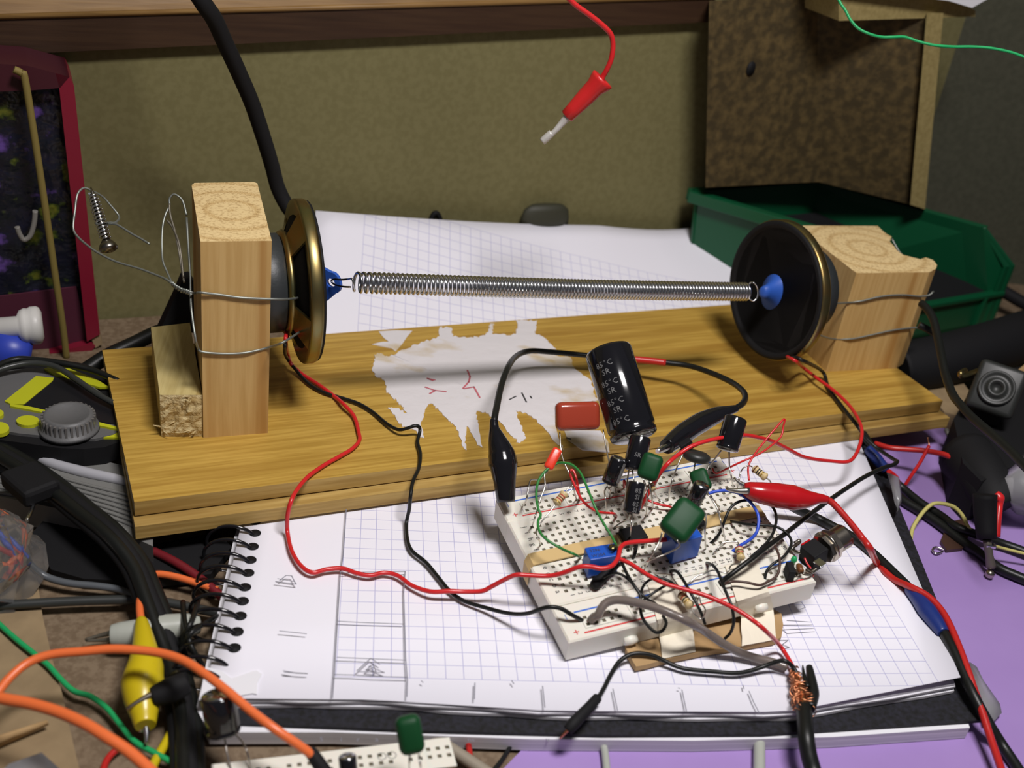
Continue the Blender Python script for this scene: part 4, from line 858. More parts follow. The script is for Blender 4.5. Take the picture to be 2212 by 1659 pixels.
# clear sleeve
t = thing('clear_sleeve', 'clear plastic sleeve with a brown core curving from the front rail to the copper braid', 'cable', B(1278, 1338, 0))
cs = [B(1277, 1340, .5), B(1283, 1333, 2), B(1292, 1328, 3.5), B(1299, 1314, 5), B(1310, 1302, 6), B(1328, 1296, 6.8), B(1350, 1297, 7.5), B(1378, 1302, 8), B(1414, 1312, 8.5), B(1450, 1326, 8.5), B(1487, 1343, 7.5)] + PZ([(1523, 1364, .032), (1559, 1388, .028), (1595, 1408, .0245), (1631, 1421, .0232), (1667, 1430, .0228), (1700, 1441, .0226)])
MB().tube(cs, .00128, M['tubeclear'], 14, 5).build('outer_tube', t); MB().tube(cs, .00072, M['brownc'], 8, 5).build('core', t)
wire('long_lead', [B(1336, 1206, 8), B(1345, 1210, 8), B(1362, 1218, 8), B(1396, 1240, 8), B(1432, 1259, 8), B(1468, 1270, 8), B(1514, 1283, 8), B(1550, 1297, 7.5), B(1586, 1314, 6.5), B(1622, 1337, 5.5), B(1652, 1361, 4)] + PZ([(1685, 1395, .0245), (1706, 1428, .0235), (1716, 1448, .0235)]), .00068, M['red'], 'red lead sweeping from the left trimmer over the tape to the copper braid', group='leads into the stripped cable')
t = thing('long_lead', 'black lead lying on the pad with a sleeved bare tip over the front edge', 'wire', G(1400, 1416, .0216), 'leads into the stripped cable')
MB().tube(PZ([(1290, 1511, .0228), (1306, 1484, .0228), (1320, 1456, .0228), (1337, 1430, .0235), (1359, 1415, .0245), (1382, 1411, .025), (1410, 1416, .0245), (1432, 1426, .0235), (1460, 1439, .0228), (1488, 1446, .0228), (1544, 1451, .0228), (1586, 1454, .0228), (1617, 1450, .023), (1651, 1439, .0240), (1682, 1428, .0262), (1698, 1429, .0268), (1712, 1440, .0255), (1721, 1455, .0245)]), .00066, M['black'], 10, 5).build('insulation', t)
MB().tube(PZ([(1290, 1508, .0230), (1272, 1528, .0230), (1240, 1562, .0222), (1226, 1578, .021)]), [.0014, .0015, .0018, .0014], M['blackm'], 14, 4).build('sleeve', t)
MB().tube(PZ([(1228, 1575, .0213), (1218, 1586, .0196), (1209, 1596, .0176)]), [.0005, .0004, .0002], M['copper'], 8, 3).build('bare_tip', t)
# stripped cable
t = thing('stripped_cable', 'thick black cable with split sheath and copper braid teased out on the pad', 'cable', G(1738, 1560, .0222))
MB().tube(PZ([(1736, 1528, .0232), (1738, 1548, .0234), (1741, 1590, .0230), (1747, 1630, .0205), (1757, 1668, .018), (1768, 1720, .016)]), .0023, M['black'], 18, 5).build('sheath', t)
mb = MB(); mb.tube(PZ([(1749, 1530, .0238), (1757, 1500, .0240), (1753, 1470, .0242), (1748, 1440, .0248)]), [.0016, .0017, .0015, .0010], M['black'], 12, 4); mb.build('split_flap', t)
mb = MB(); mb.tube(PZ([(1745, 1485, .0250), (1737, 1460, .0252), (1734, 1437, .0258)]), [.0008, .0006, .0002], M['black'], 8, 4); mb.build('split_flap', t)
random.seed(11); mb = MB()
cl = PZ([(1714, 1438, .0245), (1722, 1468, .0242), (1732, 1500, .0242), (1738, 1535, .024)])
for q in range(75):
    f0_, pp = random.random()*.75, []
    wd_ = .0008+.0020*f0_; ph = random.uniform(0, 6.3); am = random.uniform(.5, 1.7)*wd_
    for k in range(9):
        f = min(1, f0_+k*.035); x = f*3; i = min(int(x), 2); c_ = cl[i].lerp(cl[i+1], x-i)
        pp.append(c_+Vector((cos(ph+k*.9), .4*sin(ph+k*.9), .5*sin(ph*2+k*.9)))*am)
    mb.tube(pp, .00013, M['copper'], 4, 2)
mb.tube(cl, [.0003, .0009, .0014, .0015], M['copper'], 10, 4)
mb.build('copper_braid', t)['kind'] = 'stuff'
# ================================================================== CARDBOARD, TAPE, JACK
a = [(1352, 1398), (1356, 1410), (1374, 1440), (1395, 1436), (1440, 1424), (1520, 1408), (1600, 1396), (1672, 1384), (1688, 1376), (1692, 1350), (1688, 1325), (1640, 1300), (1560, 1310), (1440, 1340), (1352, 1362)]
P_ = [G(x, y, .0232) for x, y in a]
tag(MB().prism([Vector((p.x, p.y, ZP+.0014)) for p in P_], P_, M['board']).build('cardboard_scrap'), 'torn brown cardboard scrap under the front edge of the big breadboard', 'cardboard')
def tapestrip(rows, label):
    R_ = []
    for (l, r_) in rows: R_.append((l, r_))
    vs = []; n = 8; m_ = []
    for k in range(len(R_)-1):
        for q in range(3):
            f = q/3; m_.append((R_[k][0].lerp(R_[k+1][0], f), R_[k][1].lerp(R_[k+1][1], f)))
    m_.append(R_[-1])
    for j, (l, r_) in enumerate(m_):
        for i in range(n+1):
            p = l.lerp(r_, i/n); e = i in (0, n) or j in (0, len(m_)-1)
            vs.append(p+BW*random.uniform(.0001, .0003)+(BU*random.uniform(-.0002, .0002) if e else Vector()))
    mb = MB().raw(vs, [[j*(n+1)+i, j*(n+1)+i+1, (j+1)*(n+1)+i+1, (j+1)*(n+1)+i] for j in range(len(m_)-1) for i in range(n)], M['tape'], False)
    o = tag(mb.build('tape_strip'), label, 'tape', 'paper tapes'); s = o.modifiers.new('s', 'SOLIDIFY'); s.thickness = .00015
    return o
def FB(x, y, v_=-18.35):
    d = ray(x, y); o = BO+BV*(v_*.001); return C+d*((o-C).dot(BV)/d.dot(BV))
tapestrip([(B(1398, 1262, .2), B(1468, 1256, .2)), (B(1419, 1340, .1), B(1489, 1322, .1)), (FB(1422, 1350), FB(1492, 1332)), (FB(1425, 1377), FB(1496, 1359)), (G(1429, 1424, .0235), G(1503, 1408, .0235))],
          'left strip of cream paper tape holding the breadboard front to the cardboard')
tapestrip([(B(1566, 1222, .2), B(1636, 1216, .2)), (B(1592, 1300, .1), B(1661, 1279, .1)), (FB(1594, 1308), FB(1664, 1288)), (FB(1600, 1338), FB(1670, 1318)), (G(1603, 1396, .0235), G(1677, 1382, .0235))],
          'right strip of cream paper tape holding the breadboard front to the cardboard')
# DC jack
jf, jb = V(1822, 1158, .349), V(1752, 1202, .343)
ja = (jf-jb).normalized(); ju = (Z3-ja*Z3.dot(ja)).normalized(); js = ja.cross(ju); jl = (jf-jb).length
t = thing('dc_jack', 'nickel plated threaded power jack with black base beside the right end of the breadboard', 'power jack', jb-Z3*.004)
pr = [(-.0052, .0038)]
for k in range(9): pr += [(-.0052+k*.00058, .0040), (-.0052+k*.00058+.00029, .00372)]
pr += [(.0002, .0040), (.0003, .0034), (-.0020, .0030)]
MB().lathe(jf, ja, pr, M['chrome'], 36).build('threaded_barrel', t)
MB().lathe(jf-ja*.0022, ja, [(0, .0026), (.0001, .0030)], M['blackm'], 24).build('socket', t)
MB().lathe(jf-ja*.0072, ja, [(0, .0044), (.0002, .0050), (.0022, .0050), (.0024, .0044)], M['chrome'], 6, smooth=False).build('hex_nut', t)
MB().lathe(jf-ja*.0080, ja, [(0, .0052), (.0007, .0052)], M['chrome'], 36).build('washer', t)
MB().lathe(jf-ja*.0096, ja, [(0, .0047), (.0015, .0047)], M['chrome'], 8, smooth=False).build('flange', t)
MB().box(jb+ja*.0010, (ja, js, ju), (.0062, .0062, .0068), M['blackm'], .0003).build('base', t)
MB().box(jb-ju*.0030+js*.0022+ja*.001, (ja, js, ju), (.0050, .0012, .0032), M['blackm'], .0002).build('contact_housing', t)
MB().box(V(1771, 1216, .3375), (ja, js, ju), (.0026, .0030, .0006), M['steel'], .0001).build('contact_tab', t)
MB().box(V(1744, 1176, .346), (ja, js, ju), (.0038, .0022, .0010), M['redclip'], .0002).build('red_tab', t)
MB().tube(PV([(1752, 1195, .343), (1740, 1192, .344), (1724, 1193, .344), (1716, 1190, .345), (1712, 1184, .345), (1726, 1172, .347), (1726, 1168, .347), (1716, 1174, .347)]), .0006, M['steeld'], 8, 4).build('solder_lug', t)
MB().tube(PV([(1742, 1230, .339), (1752, 1236, .338), (1764, 1228, .338)]) , .0007, M['steeld'], 8, 4).build('solder_lug', t)
MB().tube(PV([(1738, 1205, .341), (1744, 1218, .340), (1752, 1228, .339)]), .0003, M['red'], 6, 4).build('wire_stub', t)
c0_ = B(1702, 1246, 0)
t = thing('connector', 'small black upright connector on the front rail beside the power jack', 'connector', c0_, None)
MB().box(c0_+BW*.0022, ((BU*.9-BV*.3).normalized(), BW.cross((BU*.9-BV*.3).normalized()), BW), (.0022, .0044, .0046), M['blackm'], .0002).build('housing', t)
MB().tube([c0_+BW*.001, hole(c0_)-BW*.0004], .0003, M['lead'], 6).build('pin', t)
t = thing('ceramic_part', 'small round brown component on bent leads between the connector and the power jack', 'component', B(1728, 1236, 1))
MB().lathe(V(1731, 1236, .336), V(1722, 1214, .340)-V(1731, 1236, .336), [(0, .0005), (.0003, .0010), (.0025, .0011), (.0033, .0008), (.0035, .0003)], mat('brown_component', (.16, .06, .02), .35), 16).build('body', t)
MB().sph(V(1715, 1209, .341), .0010, M['greenl'], (1, 1, 1.3), 12).build('green_bead', t)
MB().tube([V(1731, 1237, .336), V(1722, 1244, .334), B(1714, 1246, .2)], .00025, M['steeld'], 6, 3).build('leg', t)
MB().tube([V(1733, 1238, .336), V(1745, 1242, .336), V(1760, 1234, .337)], .0004, M['steeld'], 6, 3).build('leg', t)
# ================================================================== CLIPS
def clip(name, pts, rad, m, label, tip=None, tipm=None, group='insulated crocodile clips', flat=1.0, cat='crocodile clip'):
    t = thing(name, label, cat, pts[0], group)
    bt_ = MB().tube(pts, rad, m, 20, 5).build('boot', t)
    if tip: 
        for tp in tip: MB().tube(tp[0], tp[1], tipm or M['lead'], 8, 3).build('jaw', bt_)
    return t
clip('crocodile_clip', PV([(1606, 1056, .346), (1616, 1058, .346), (1641, 1064, .346), (1677, 1070, .347), (1713, 1075, .348), (1742, 1078, .349), (1766, 1077, .350), (1787, 1079, .351)]), [.0016, .0026, .0034, .0040, .0041, .0030, .0018, .0012], M['redclip'],
     'glossy red crocodile clip gripping a lead at the right end of the breadboard', [([V(1618, 1060, .344), V(1590, 1060, .344), V(1568, 1056, .345)], [.0012, .0008, .0004]), ([V(1618, 1052, .347), V(1600, 1044, .348), V(1585, 1032, .349)], [.0010, .0007, .0003])])
wire('clip_lead', PV([(1786, 1079, .351), (1800, 1088, .351), (1822, 1112, .350), (1846, 1141, .349), (1863, 1163, .348), (1880, 1186, .346)]) + PZ([(1893, 1214, .0235), (1915, 1238, .0228), (1936, 1254, .0232), (1968, 1268, .0260), (2003, 1287, .0265), (2030, 1314, .0260), (2050, 1347, .0255), (2071, 1396, .0245), (2091, 1450, .023), (2107, 1497, .021), (2124, 1545, .019), (2141, 1598, .017), (2161, 1656, .016), (2180, 1720, .016)]), .00115, M['redd'], 'red test lead from the red crocodile clip running off the lower right corner', 'wire')
t = thing('taped_cord', 'black cord with a blue tape joint lying across the pad to the lower right', 'cable', G(1900, 1200, .0215))
MB().tube(PZ([(1690, 1080, .0305), (1721, 1100, .0265), (1762, 1118, .0235), (1795, 1135, .0232), (1848, 1164, .0232), (1889, 1198, .0232), (1936, 1243, .0232), (1969, 1276, .0235), (2005, 1320, .0238), (2037, 1365, .0238), (2056, 1398, .0235), (2081, 1454, .022), (2104, 1504, .0205), (2134, 1560, .0172), (2165, 1610, .013), (2198, 1659, .012), (2230, 1710, .012)]), .00165, M['black'], 14, 5).build('cord', t)
MB().tube(PZ([(1965, 1272, .0238), (1985, 1296, .0240), (2003, 1320, .0242), (2022, 1345, .0242), (2038, 1368, .0240)]), [.0020, .0025, .0030, .0026, .0019], M['bluetape'], 14, 5).build('blue_tape', t)
# black bootlace lead with red sleeve and two black clips
t = thing('patch_lead', 'short black patch lead with a red sleeve arching over the board between two black boots', 'cable', G(1350, 780, .0325))
MB().tube([V(1067, 915, .352), V(1068, 905, .352), V(1073, 878, .358), V(1083, 832, .372), V(1098, 792, .386)] + PZ([(1117, 768, .048), (1145, 758, .044), (1186, 760, .042), (1231, 764, .041), (1273, 768, .041), (1330, 772, .041), (1366, 776, .042), (1436, 783, .043), (1487, 790, .044), (1532, 804, .046), (1577, 824, .049), (1602, 842, .052), (1610, 857, .054), (1604, 872, .056), (1586, 884, .0575)]), .00112, M['black'], 12, 5).build('cord', t)
MB().tube(PZ([(1350, 774, .0415), (1366, 776, .042), (1400, 779, .0425), (1438, 783.5, .043)]), .0014, M['redd'], 12, 4).build('red_sleeve', t)
clip('crocodile_clip', PV([(1067, 905, .352), (1068, 925, .351), (1074, 950, .350), (1083, 980, .349), (1087, 1003, .348), (1090, 1040, .347), (1093, 1085, .346)]), [.0012, .0016, .0030, .0044, .0047, .0036, .0029], M['blackg'],
     'glossy black crocodile clip hanging at the left rear corner of the breadboard')
clip('crocodile_clip', PZ([(1592, 882, .0575), (1572, 888, .057), (1550, 896, .056), (1515, 912, .055), (1480, 934, .054), (1452, 955, .053), (1440, 965, .053)]), [.0012, .0019, .0029, .0036, .0036, .0031, .0026], M['blackg'],
     'glossy black crocodile clip with a bare metal jaw right of the large leaning capacitor', [([G(1448, 962, .053), G(1434, 968, .0535), G(1420, 975, .054)], [.0016, .0013, .0008])], M['steel'])
t = thing('small_transistor', 'small black component on thin legs below the right black crocodile clip', 'component', B(1475, 1010, 5))
MB().box(V(1483, 962, .360), ((BU+BW*.6).normalized(), BV, (BW-BU*.6).normalized()), (.0042, .0022, .0040), M['blackm'], .0003).build('body', t)
MB().tube([V(1480, 970, .360), V(1462, 1010, .358), V(1450, 1045, .354), hole(B(1444, 1080, 0))], .00026, M['lead'], 6, 3).build('leg', t)
MB().tube([V(1474, 968, .360), V(1450, 990, .358), V(1430, 1016, .354), hole(B(1418, 1040, 0))], .00026, M['leaddull'], 6, 3).build('leg', t)
# ================================================================== RIGHT AND REAR CLUTTER
ZD = .0104
def prz(pxs, zt, zb, m, mt=None, mb=None):
    t = [G(x, y, zt) for x, y in pxs]; b = [Vector((p.x, p.y, zb)) for p in t]
    return (mb or MB()).prism(b, t, m, mt), t
# green parts bin: rim corners on a level plane, walls tapering to the desk
ZBN = .066
A_, B__, C_ = G(1502, 412, ZBN), G(1772, 392, ZBN), G(2124, 490, ZBN)
D_ = A_+(C_-B__)*1.02
Cb = G(2138, 700, .0108); sh = Cb-Vector((C_.x, C_.y, .0108)); sh.z = 0
def flat(p, z=.0108): return Vector((p.x, p.y, z))
Ab, Bb, Db = flat(A_+(C_-A_)*.04), flat(B__+(D_-B__)*.04), flat(D_)+sh*.96
Cl, Dl = flat(Cb, .046), flat(Db, .046)
cen2 = (Ab+Bb+Cb+Db)/4
t = thing('parts_bin', 'dark green plastic parts bin with an open front lip behind the chunky block', 'bin', flat(cen2, .0104))
g = M['greenbin']; mb = MB()
def panel(pts, th=.0018):
    nn = (pts[1]-pts[0]).cross(pts[2]-pts[1]).normalized()
    if nn.dot(cen2-pts[0]) < 0: nn = -nn
    mb.prism(pts, [p+nn*th for p in pts], g)
panel([Ab, Bb, B__, A_]); panel([Bb, Cb, Cl, C_, B__]); panel([Ab, Db, Dl, D_, A_])
panel([Db, Cb, flat(Cb, .030), flat(Db, .030)])
mb.prism([Ab, Bb, Cb, Db], [flat(p, .0128) for p in (Ab, Bb, Cb, Db)], g)
mb.build('tub', t)
mb = MB()
for p, q in ((A_, B__), (B__, C_), (A_, D_)):
    d = (q-p).normalized(); nn = d.cross(Z3)
    if nn.dot(cen2-p) > 0: nn = -nn
    mb.box((p+q)/2+nn*.0015-Z3*.0012, (d, nn, Z3), ((q-p).length+.004, .0045, .0028), g, .0007)
    mb.box((p+q)/2+nn*.0034-Z3*.0028, (d, nn, Z3), ((q-p).length+.004, .0012, .006), g, .0004)
fd = (Db-Cb).normalized()
for P0, P1, P2, sg in ((C_, Cl, Cb, 1), (D_, Dl, Db, -1)):
    w_ = fd*sg*.0075
    mb.prism([P0, P1, P2, P2+w_, P1+w_, P0+w_*.3], [p+sh.normalized()*.0016 for p in (P0, P1, P2, P2+w_, P1+w_, P0+w_*.3)], g)
mb.box((flat(Cb, .030)+flat(Db, .030))/2, (fd, fd.cross(Z3), Z3), ((Db-Cb).length, .0045, .0026), g, .0006)
mb.box(Cb.lerp(Db, .17)+Z3*.010, (fd, fd.cross(Z3), Z3), (.0022, .0050, .018), g, .0005)
mb.build('rim', t)
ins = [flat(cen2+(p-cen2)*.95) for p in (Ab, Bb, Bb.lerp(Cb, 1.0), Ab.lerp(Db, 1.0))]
tag(MB().prism([flat(p, .0130) for p in ins], [flat(ins[0], .050), flat(ins[1], .050), flat(ins[2], .030), flat(ins[3], .030)], M['blackm']).build('filler_block'), 'black foam added to darken the inside of the green parts bin', 'filler')  # added block so the open bin reads dark inside
tag(MB().box(G(1668, 425, .0500), (WD, WN, Z3), (.018, .006, .0014), mat('dim_label', (.16, .13, .06), .6), .0003).build('small_block'), 'small pale flat piece lying on the black foam in the green bin', 'piece')
# thick black tube lying in front of the bin, and the black gadget
t = thing('black_tube', 'thick matte black tube lying on the desk in front of the green bin', 'tube', G(2080, 790, ZD))
MB().tube([G(1925, 800, .024), G(2020, 782, .026), G(2130, 752, .028), G(2300, 700, .030), G(2700, 600, .034)], .0125, M['blackm'], 28, 6).build('body', t)
t = thing('lens_unit', 'black plastic gadget with a round bezel and angled arm at the right edge', 'gadget', G(2140, 900, ZD))
mb, _ = prz([(2060, 905), (2092, 850), (2140, 800), (2225, 790), (2300, 830), (2300, 960), (2235, 1000), (2180, 1010), (2120, 1040), (2080, 1000)], .030, ZD, M['blackm']); mb.build('body', t)
pr = G(2153, 838, .048); fa = (C-pr).normalized(); fa = (fa+Z3*.2).normalized()
mb = MB(); mb.box(pr-fa*.003, (fa.cross(Z3).normalized(), fa.cross(fa.cross(Z3)).normalized(), fa), (.019, .021, .0045), M['dark'], .0022, 3); mb.box(pr-fa*.012-Z3*.008, (fa.cross(Z3).normalized(), fa.cross(fa.cross(Z3)).normalized(), fa), (.012, .014, .012), M['blackm'], .001)
mb.build('bracket', t)
MB().lathe(pr-fa*.0006, fa, [(0, .0072), (.0012, .0072), (.0016, .0066), (.0008, .0058), (.0008, .0040), (.0018, .0036), (.0018, .0024), (.0004, .0020)], M['dark'], 36).build('bezel', t)
MB().tube([G(2085, 985, .024), G(2120, 1030, .024), G(2145, 1075, .022), G(2160, 1100, .020)], [.011, .010, .009, .007], M['blackm'], 16, 4).build('arm', t)
t = thing('toggle_body', 'pale tan block behind the oak plank end at the right', 'block', G(2040, 840, .0104))
mb, _ = prz([(1990, 830), (2070, 812), (2105, 860), (2090, 905), (2040, 890)], .018, ZD, M['scrapboard']); mb.build('body', t)
mb = MB(); random.seed(21)
for k in range(7):
    p0 = G(2068+random.uniform(-12, 14), 925+k*11, .016); mb.tube([p0, p0+Vector((random.uniform(-.004, .004), .003, .004)), p0+Vector((random.uniform(-.005, .005), -.002, .001))], .0011, M['foil'], 6, 3)
tag(mb.build('foil_scrap'), 'crumpled bit of shiny foil under the right end of the oak plank', 'foil')
for pts, rr, nm, lb_, m in [
  ([(2085, 800, .05), (2075, 806, .052), (2080, 812, .05), (2120, 798, .05)], .0011, 'brass_strip', 'short brass coloured strip on top of the black gadget', 'brass')]:
    wire(nm, PZ(pts), rr, M[m], lb_, 'metal strip')
t = thing('paper_scrap', 'cream card poking out at the right edge beside the black gadget', 'card', G(2205, 800, .034))
mb, _ = prz([(2190, 806), (2235, 770), (2250, 800), (2205, 822)], .0345, .0335, M['board']); mb.build('card', t)
# cloudy plastic bag at the right edge
def bagmesh(mb, cpx, z0, rx, ry, h_, m, seed=1, n=14):
    random.seed(seed); c_ = G(*cpx, z0); vs = []; fs = []
    for i in range(n//2+1):
        for k in range(n):
            a = pi/2*i/(n//2); b = 2*pi*k/n; j = 1+random.uniform(-.18, .18)
            vs.append(c_+Vector((cos(b)*rx*cos(a)*j, sin(b)*ry*cos(a)*j, h_*sin(a)*(1+random.uniform(-.1, .1)))))
    for i in range(n//2):
        for k in range(n): fs.append([i*n+k, i*n+(k+1) % n, (i+1)*n+(k+1) % n, (i+1)*n+k])
    return mb.raw(vs, fs, m, False)
def sheetpx(pts, m, th=.0003):   # pts list of rows of (px,py,z)
    R_ = [[G(*p) for p in r] for r in pts]; nx = len(R_[0]); vs = [p for r in R_ for p in r]
    mb = MB().raw(vs, [[j*nx+i, j*nx+i+1, (j+1)*nx+i+1, (j+1)*nx+i] for j in range(len(R_)-1) for i in range(nx-1)], m, True); return mb
o = sheetpx([[(2205, 985, .030), (2240, 960, .034), (2300, 940, .034)], [(2150, 1035, .026), (2190, 1030, .036), (2290, 1010, .036)], [(2140, 1062, .018), (2185, 1085, .026), (2290, 1075, .030)], [(2160, 1075, .012), (2195, 1110, .014), (2290, 1130, .016)]], M['film']).build('plastic_bag')
o.modifiers.new('s', 'SOLIDIFY').thickness = .0004; tag(o, 'cloudy plastic bag end at the right edge under the black gadget', 'plastic bag')
o = sheetpx([[(1915, 1020, .0225), (1940, 1030, .024), (1946, 1040, .022)], [(1925, 1050, .0225), (1945, 1070, .024), (1948, 1082, .022)], [(1932, 1085, .0225), (1940, 1100, .022), (1938, 1108, .018)]], M['film']).build('plastic_flap')
o.modifiers.new('s', 'SOLIDIFY').thickness = .0004; tag(o, 'small clear plastic flap beside the right edge of the pad', 'plastic')
o = sheetpx([[(2095, 1430, .0145), (2110, 1440, .0140), (2125, 1470, .0135)], [(2110, 1500, .0140), (2140, 1505, .0138), (2160, 1520, .013)], [(2128, 1560, .0135), (2145, 1560, .0130), (2164, 1540, .0125)]], M['film']).build('clear_cover_corner')
o.modifiers.new('s', 'SOLIDIFY').thickness = .0004; tag(o, 'rounded clear plastic cover corner sticking out at the lower right of the pad', 'plastic')
# cords on the mat
CM = 'black cords on the purple mat'
wire('black_cable', PZ([(1862, 935, .024), (1880, 962, .022), (1900, 1000, .019), (1925, 1032, .016), (1949, 1054, .0135), (1988, 1086, .0130), (2032, 1114, .0132), (2065, 1138, .0150), (2114, 1156, .0150), (2164, 1174, .0135), (2212, 1191, .0135), (2300, 1225, .0135), (2650, 1370, .0135)]), .0017, M['black'], 'upper of two black cords crossing the purple mat', 'cable', CM, 12)
wire('black_cable', PZ([(1940, 1072, .0124), (1955, 1084, .0124), (1988, 1104, .0124), (2032, 1134, .0124), (2071, 1164, .0124), (2118, 1197, .0124), (2158, 1227, .0124), (2200, 1246, .0124), (2290, 1285, .0124), (2620, 1450, .0124)]), .0019, M['black'], 'lower of two black cords crossing the purple mat', 'cable', CM, 12)
wire('blue_sleeve', PZ([(1874, 968, .0240), (1892, 990, .0220), (1914, 1016, .0190)]), [.0018, .0024, .0020], M['bluetape'], 'dark blue sleeve on the cord just right of the pad', 'sleeve', None, 12)
wire('red_wire', PZ([(1890, 958, .020), (1920, 967, .021), (1949, 970, .022), (1998, 974, .024), (2048, 985, .026), (2091, 1015, .026), (2116, 1042, .023), (2131, 1064, .019)]), .0012, M['redd'], 'dark red wire arching over the mat towards the black probe', 'wire')
wire('red_wire', PZ([(1920, 1018, .020), (1930, 1026, .018), (1938, 1034, .0165)]), .0010, M['red'], 'stub of bright red wire under the clear plastic flap', 'wire')
t = thing('red_wire', 'thin bright red wire with a bare copper tip standing up on the mat', 'wire', G(1958, 1040, .0135))
MB().tube(PZ([(1955, 1048, .0130), (1970, 1025, .018), (1988, 998, .023), (2007, 963, .029)]), .00072, M['red'], 8).build('insulation', t)
MB().tube(PZ([(2007, 963, .029), (2006, 955, .030), (2004, 945, .0315)]), .0003, M['copper'], 6).build('bare_tip', t)
wire('yellow_twine', PZ([(1967, 1178, .0115), (1970, 1146, .0125), (1985, 1118, .015), (2005, 1095, .0165), (2025, 1087, .0175), (2058, 1094, .0185), (2078, 1112, .0185), (2090, 1136, .0170), (2098, 1146, .0160)]), .00078, M['yellowt'], 'pale yellow twisted wire looping over the purple mat', 'wire')
t = thing('brown_part', 'brown square component lying under the black cords on the mat', 'component', G(2055, 1170, .0104))
mb, _ = prz([(2032, 1168), (2048, 1128), (2082, 1120), (2096, 1150), (2080, 1184), (2045, 1188)], .0117, .0104, mat('brown_part', (.06, .03, .02), .4)); mb.build('body', t)
MB().tube(PZ([(2040, 1188, .0112), (2022, 1182, .0112), (2014, 1188, .0112), (2022, 1196, .0112), (2036, 1192, .0112)]), .0004, M['lead'], 6).build('wire_loop', t)
t = thing('test_probe', 'black handled probe with a metal foot and red wire standing on the mat', 'probe', G(2138, 1243, .0104))
MB().tube(PZ([(2128, 1068, .036), (2128, 1110, .030), (2132, 1165, .023)]), [.0042, .0040, .0034], M['blackm'], 16, 3).build('handle', t)
MB().tube(PZ([(2132, 1165, .023), (2137, 1200, .018), (2141, 1225, .014)]), [.0016, .0014, .0018], M['leaddull'], 12, 3).build('shaft', t)
MB().sph(G(2138, 1240, .0122), .0017, M['chrome'], (1, 1, 1), 14).build('tip', t)
MB().tube(PZ([(2150, 1066, .036), (2158, 1076, .035), (2158, 1090, .033), (2155, 1125, .029), (2153, 1160, .0245)]), [.0014, .0020, .0014, .0013, .0013], M['red'], 10, 4).build('red_wire', t)
MB().box(G(2140, 1178, .0215), (Vector((1, 0, 0)), Vector((0, 1, 0)), Z3), (.0035, .0025, .0012), M['steel'], .0003).build('clamp', t)
wire('bare_wire', PZ([(2150, 1180, .019), (2180, 1188, .0175), (2230, 1200, .0165)]), .0006, M['yellowt'], 'pale bare wire leading from the probe clamp to the right edge', 'wire')
wire('black_cable', [V(1990, 655, .455), V(2002, 666, .452), V(2016, 690, .447), V(2026, 730, .440), V(2036, 780, .430), V(2043, 812, .424), V(2058, 852, .414), V(2078, 878, .404), V(2100, 902, .396), V(2144, 940, .382), V(2181, 973, .372), V(2212, 1005, .363), V(2260, 1050, .350)], .00165, M['black'], 'black cord coming from behind the chunky block down past the black gadget', 'cable', None, 12)
wire('black_cable', [V(1985, 702, .455), V(2005, 712, .455), V(2022, 722, .458)], .0015, M['black'], 'stub of black cord behind the right edge of the chunky block', 'cable', None, 10)
wire('black_cable', PZ([(2120, 600, .025), (2160, 625, .024), (2212, 655, .022), (2300, 700, .020)]), .0035, M['blackm'], 'blurred black cord to the right of the green bin', 'cable', None, 10)
# below the pads at the bottom edge
wire('grey_cable', PZ([(1640, 1560, .0124), (1640, 1625, .0124), (1640, 1700, .0124)]), .0017, M['greyp'], 'light grey cable coming out from under the pads at the bottom edge', 'cable', None, 12)
wire('grey_cable', PZ([(900, 1580, .0125), (945, 1600, .0125), (990, 1628, .0125), (1050, 1668, .0125), (1100, 1700, .0125)]), .0017, mat('beige_cable', (.30, .26, .20), .5), 'beige grey cable beside the lower breadboard at the bottom edge', 'cable', None, 12)
wire('grey_cable', PZ([(1296, 1590, .0118), (1306, 1622, .0118), (1312, 1680, .0118)]), .0011, M['greyp'], 'thin grey cable at the bottom edge below the black sleeved tip', 'cable', None, 10)
wire('black_cable', PZ([(1110, 1600, .0112), (1085, 1640, .0112), (1060, 1670, .0112)]), .0006, M['black'], 'thin black wire at the bottom edge beside the beige cable', 'cable', None, 8)
wire('red_wire', PZ([(1010, 1596, .0116), (1014, 1625, .0116), (1020, 1670, .0116)]), .0009, M['redd'], 'dark red wire stub under the pads at the bottom edge', 'wire')
# ================================================================== HANGING PROBE, TOP CABLES
t = thing('probe_plug', 'red plastic probe plug hanging from its red lead in front of the wall', 'probe', V(1176, 305, .41))
p0, p1 = V(1224, 252, .408), V(1303, 170, .402); a_ = (p1-p0).normalized(); L_ = (p1-p0).length
MB().lathe(p0, a_, [(0, .0022), (.0004, .0027), (.004, .0029), (L_*.55, .0034), (L_*.78, .0036), (L_*.92, .0045), (L_*.99, .0047), (L_, .0043), (L_*.985, .0032), (L_*.86, .0024)], M['redplug'], 32).build('grip', t)
MB().tube([V(1228, 250, .4075), V(1214, 266, .4085), V(1198, 284, .409), V(1190, 290, .4095)], [.0017, .0013, .0010, .0011], M['whitem'], 14, 3).build('pin', t)
MB().tube([V(1192, 287, .4095), V(1181, 297, .410), V(1171, 306, .4105)], [.0014, .0015, .0014], M['whitem'], 14, 3).build('pin_end', t)
MB().tube(PV([(1296, 182, .4025), (1302, 166, .402), (1312, 148, .400), (1321, 125, .398), (1324, 95, .396), (1318, 72, .394), (1296, 50, .392), (1270, 30, .390), (1240, 8, .388), (1215, -20, .386), (1190, -60, .384), (1120, -330, .37)]), .00098, M['red'], 12, 5).build('lead_wire', t)
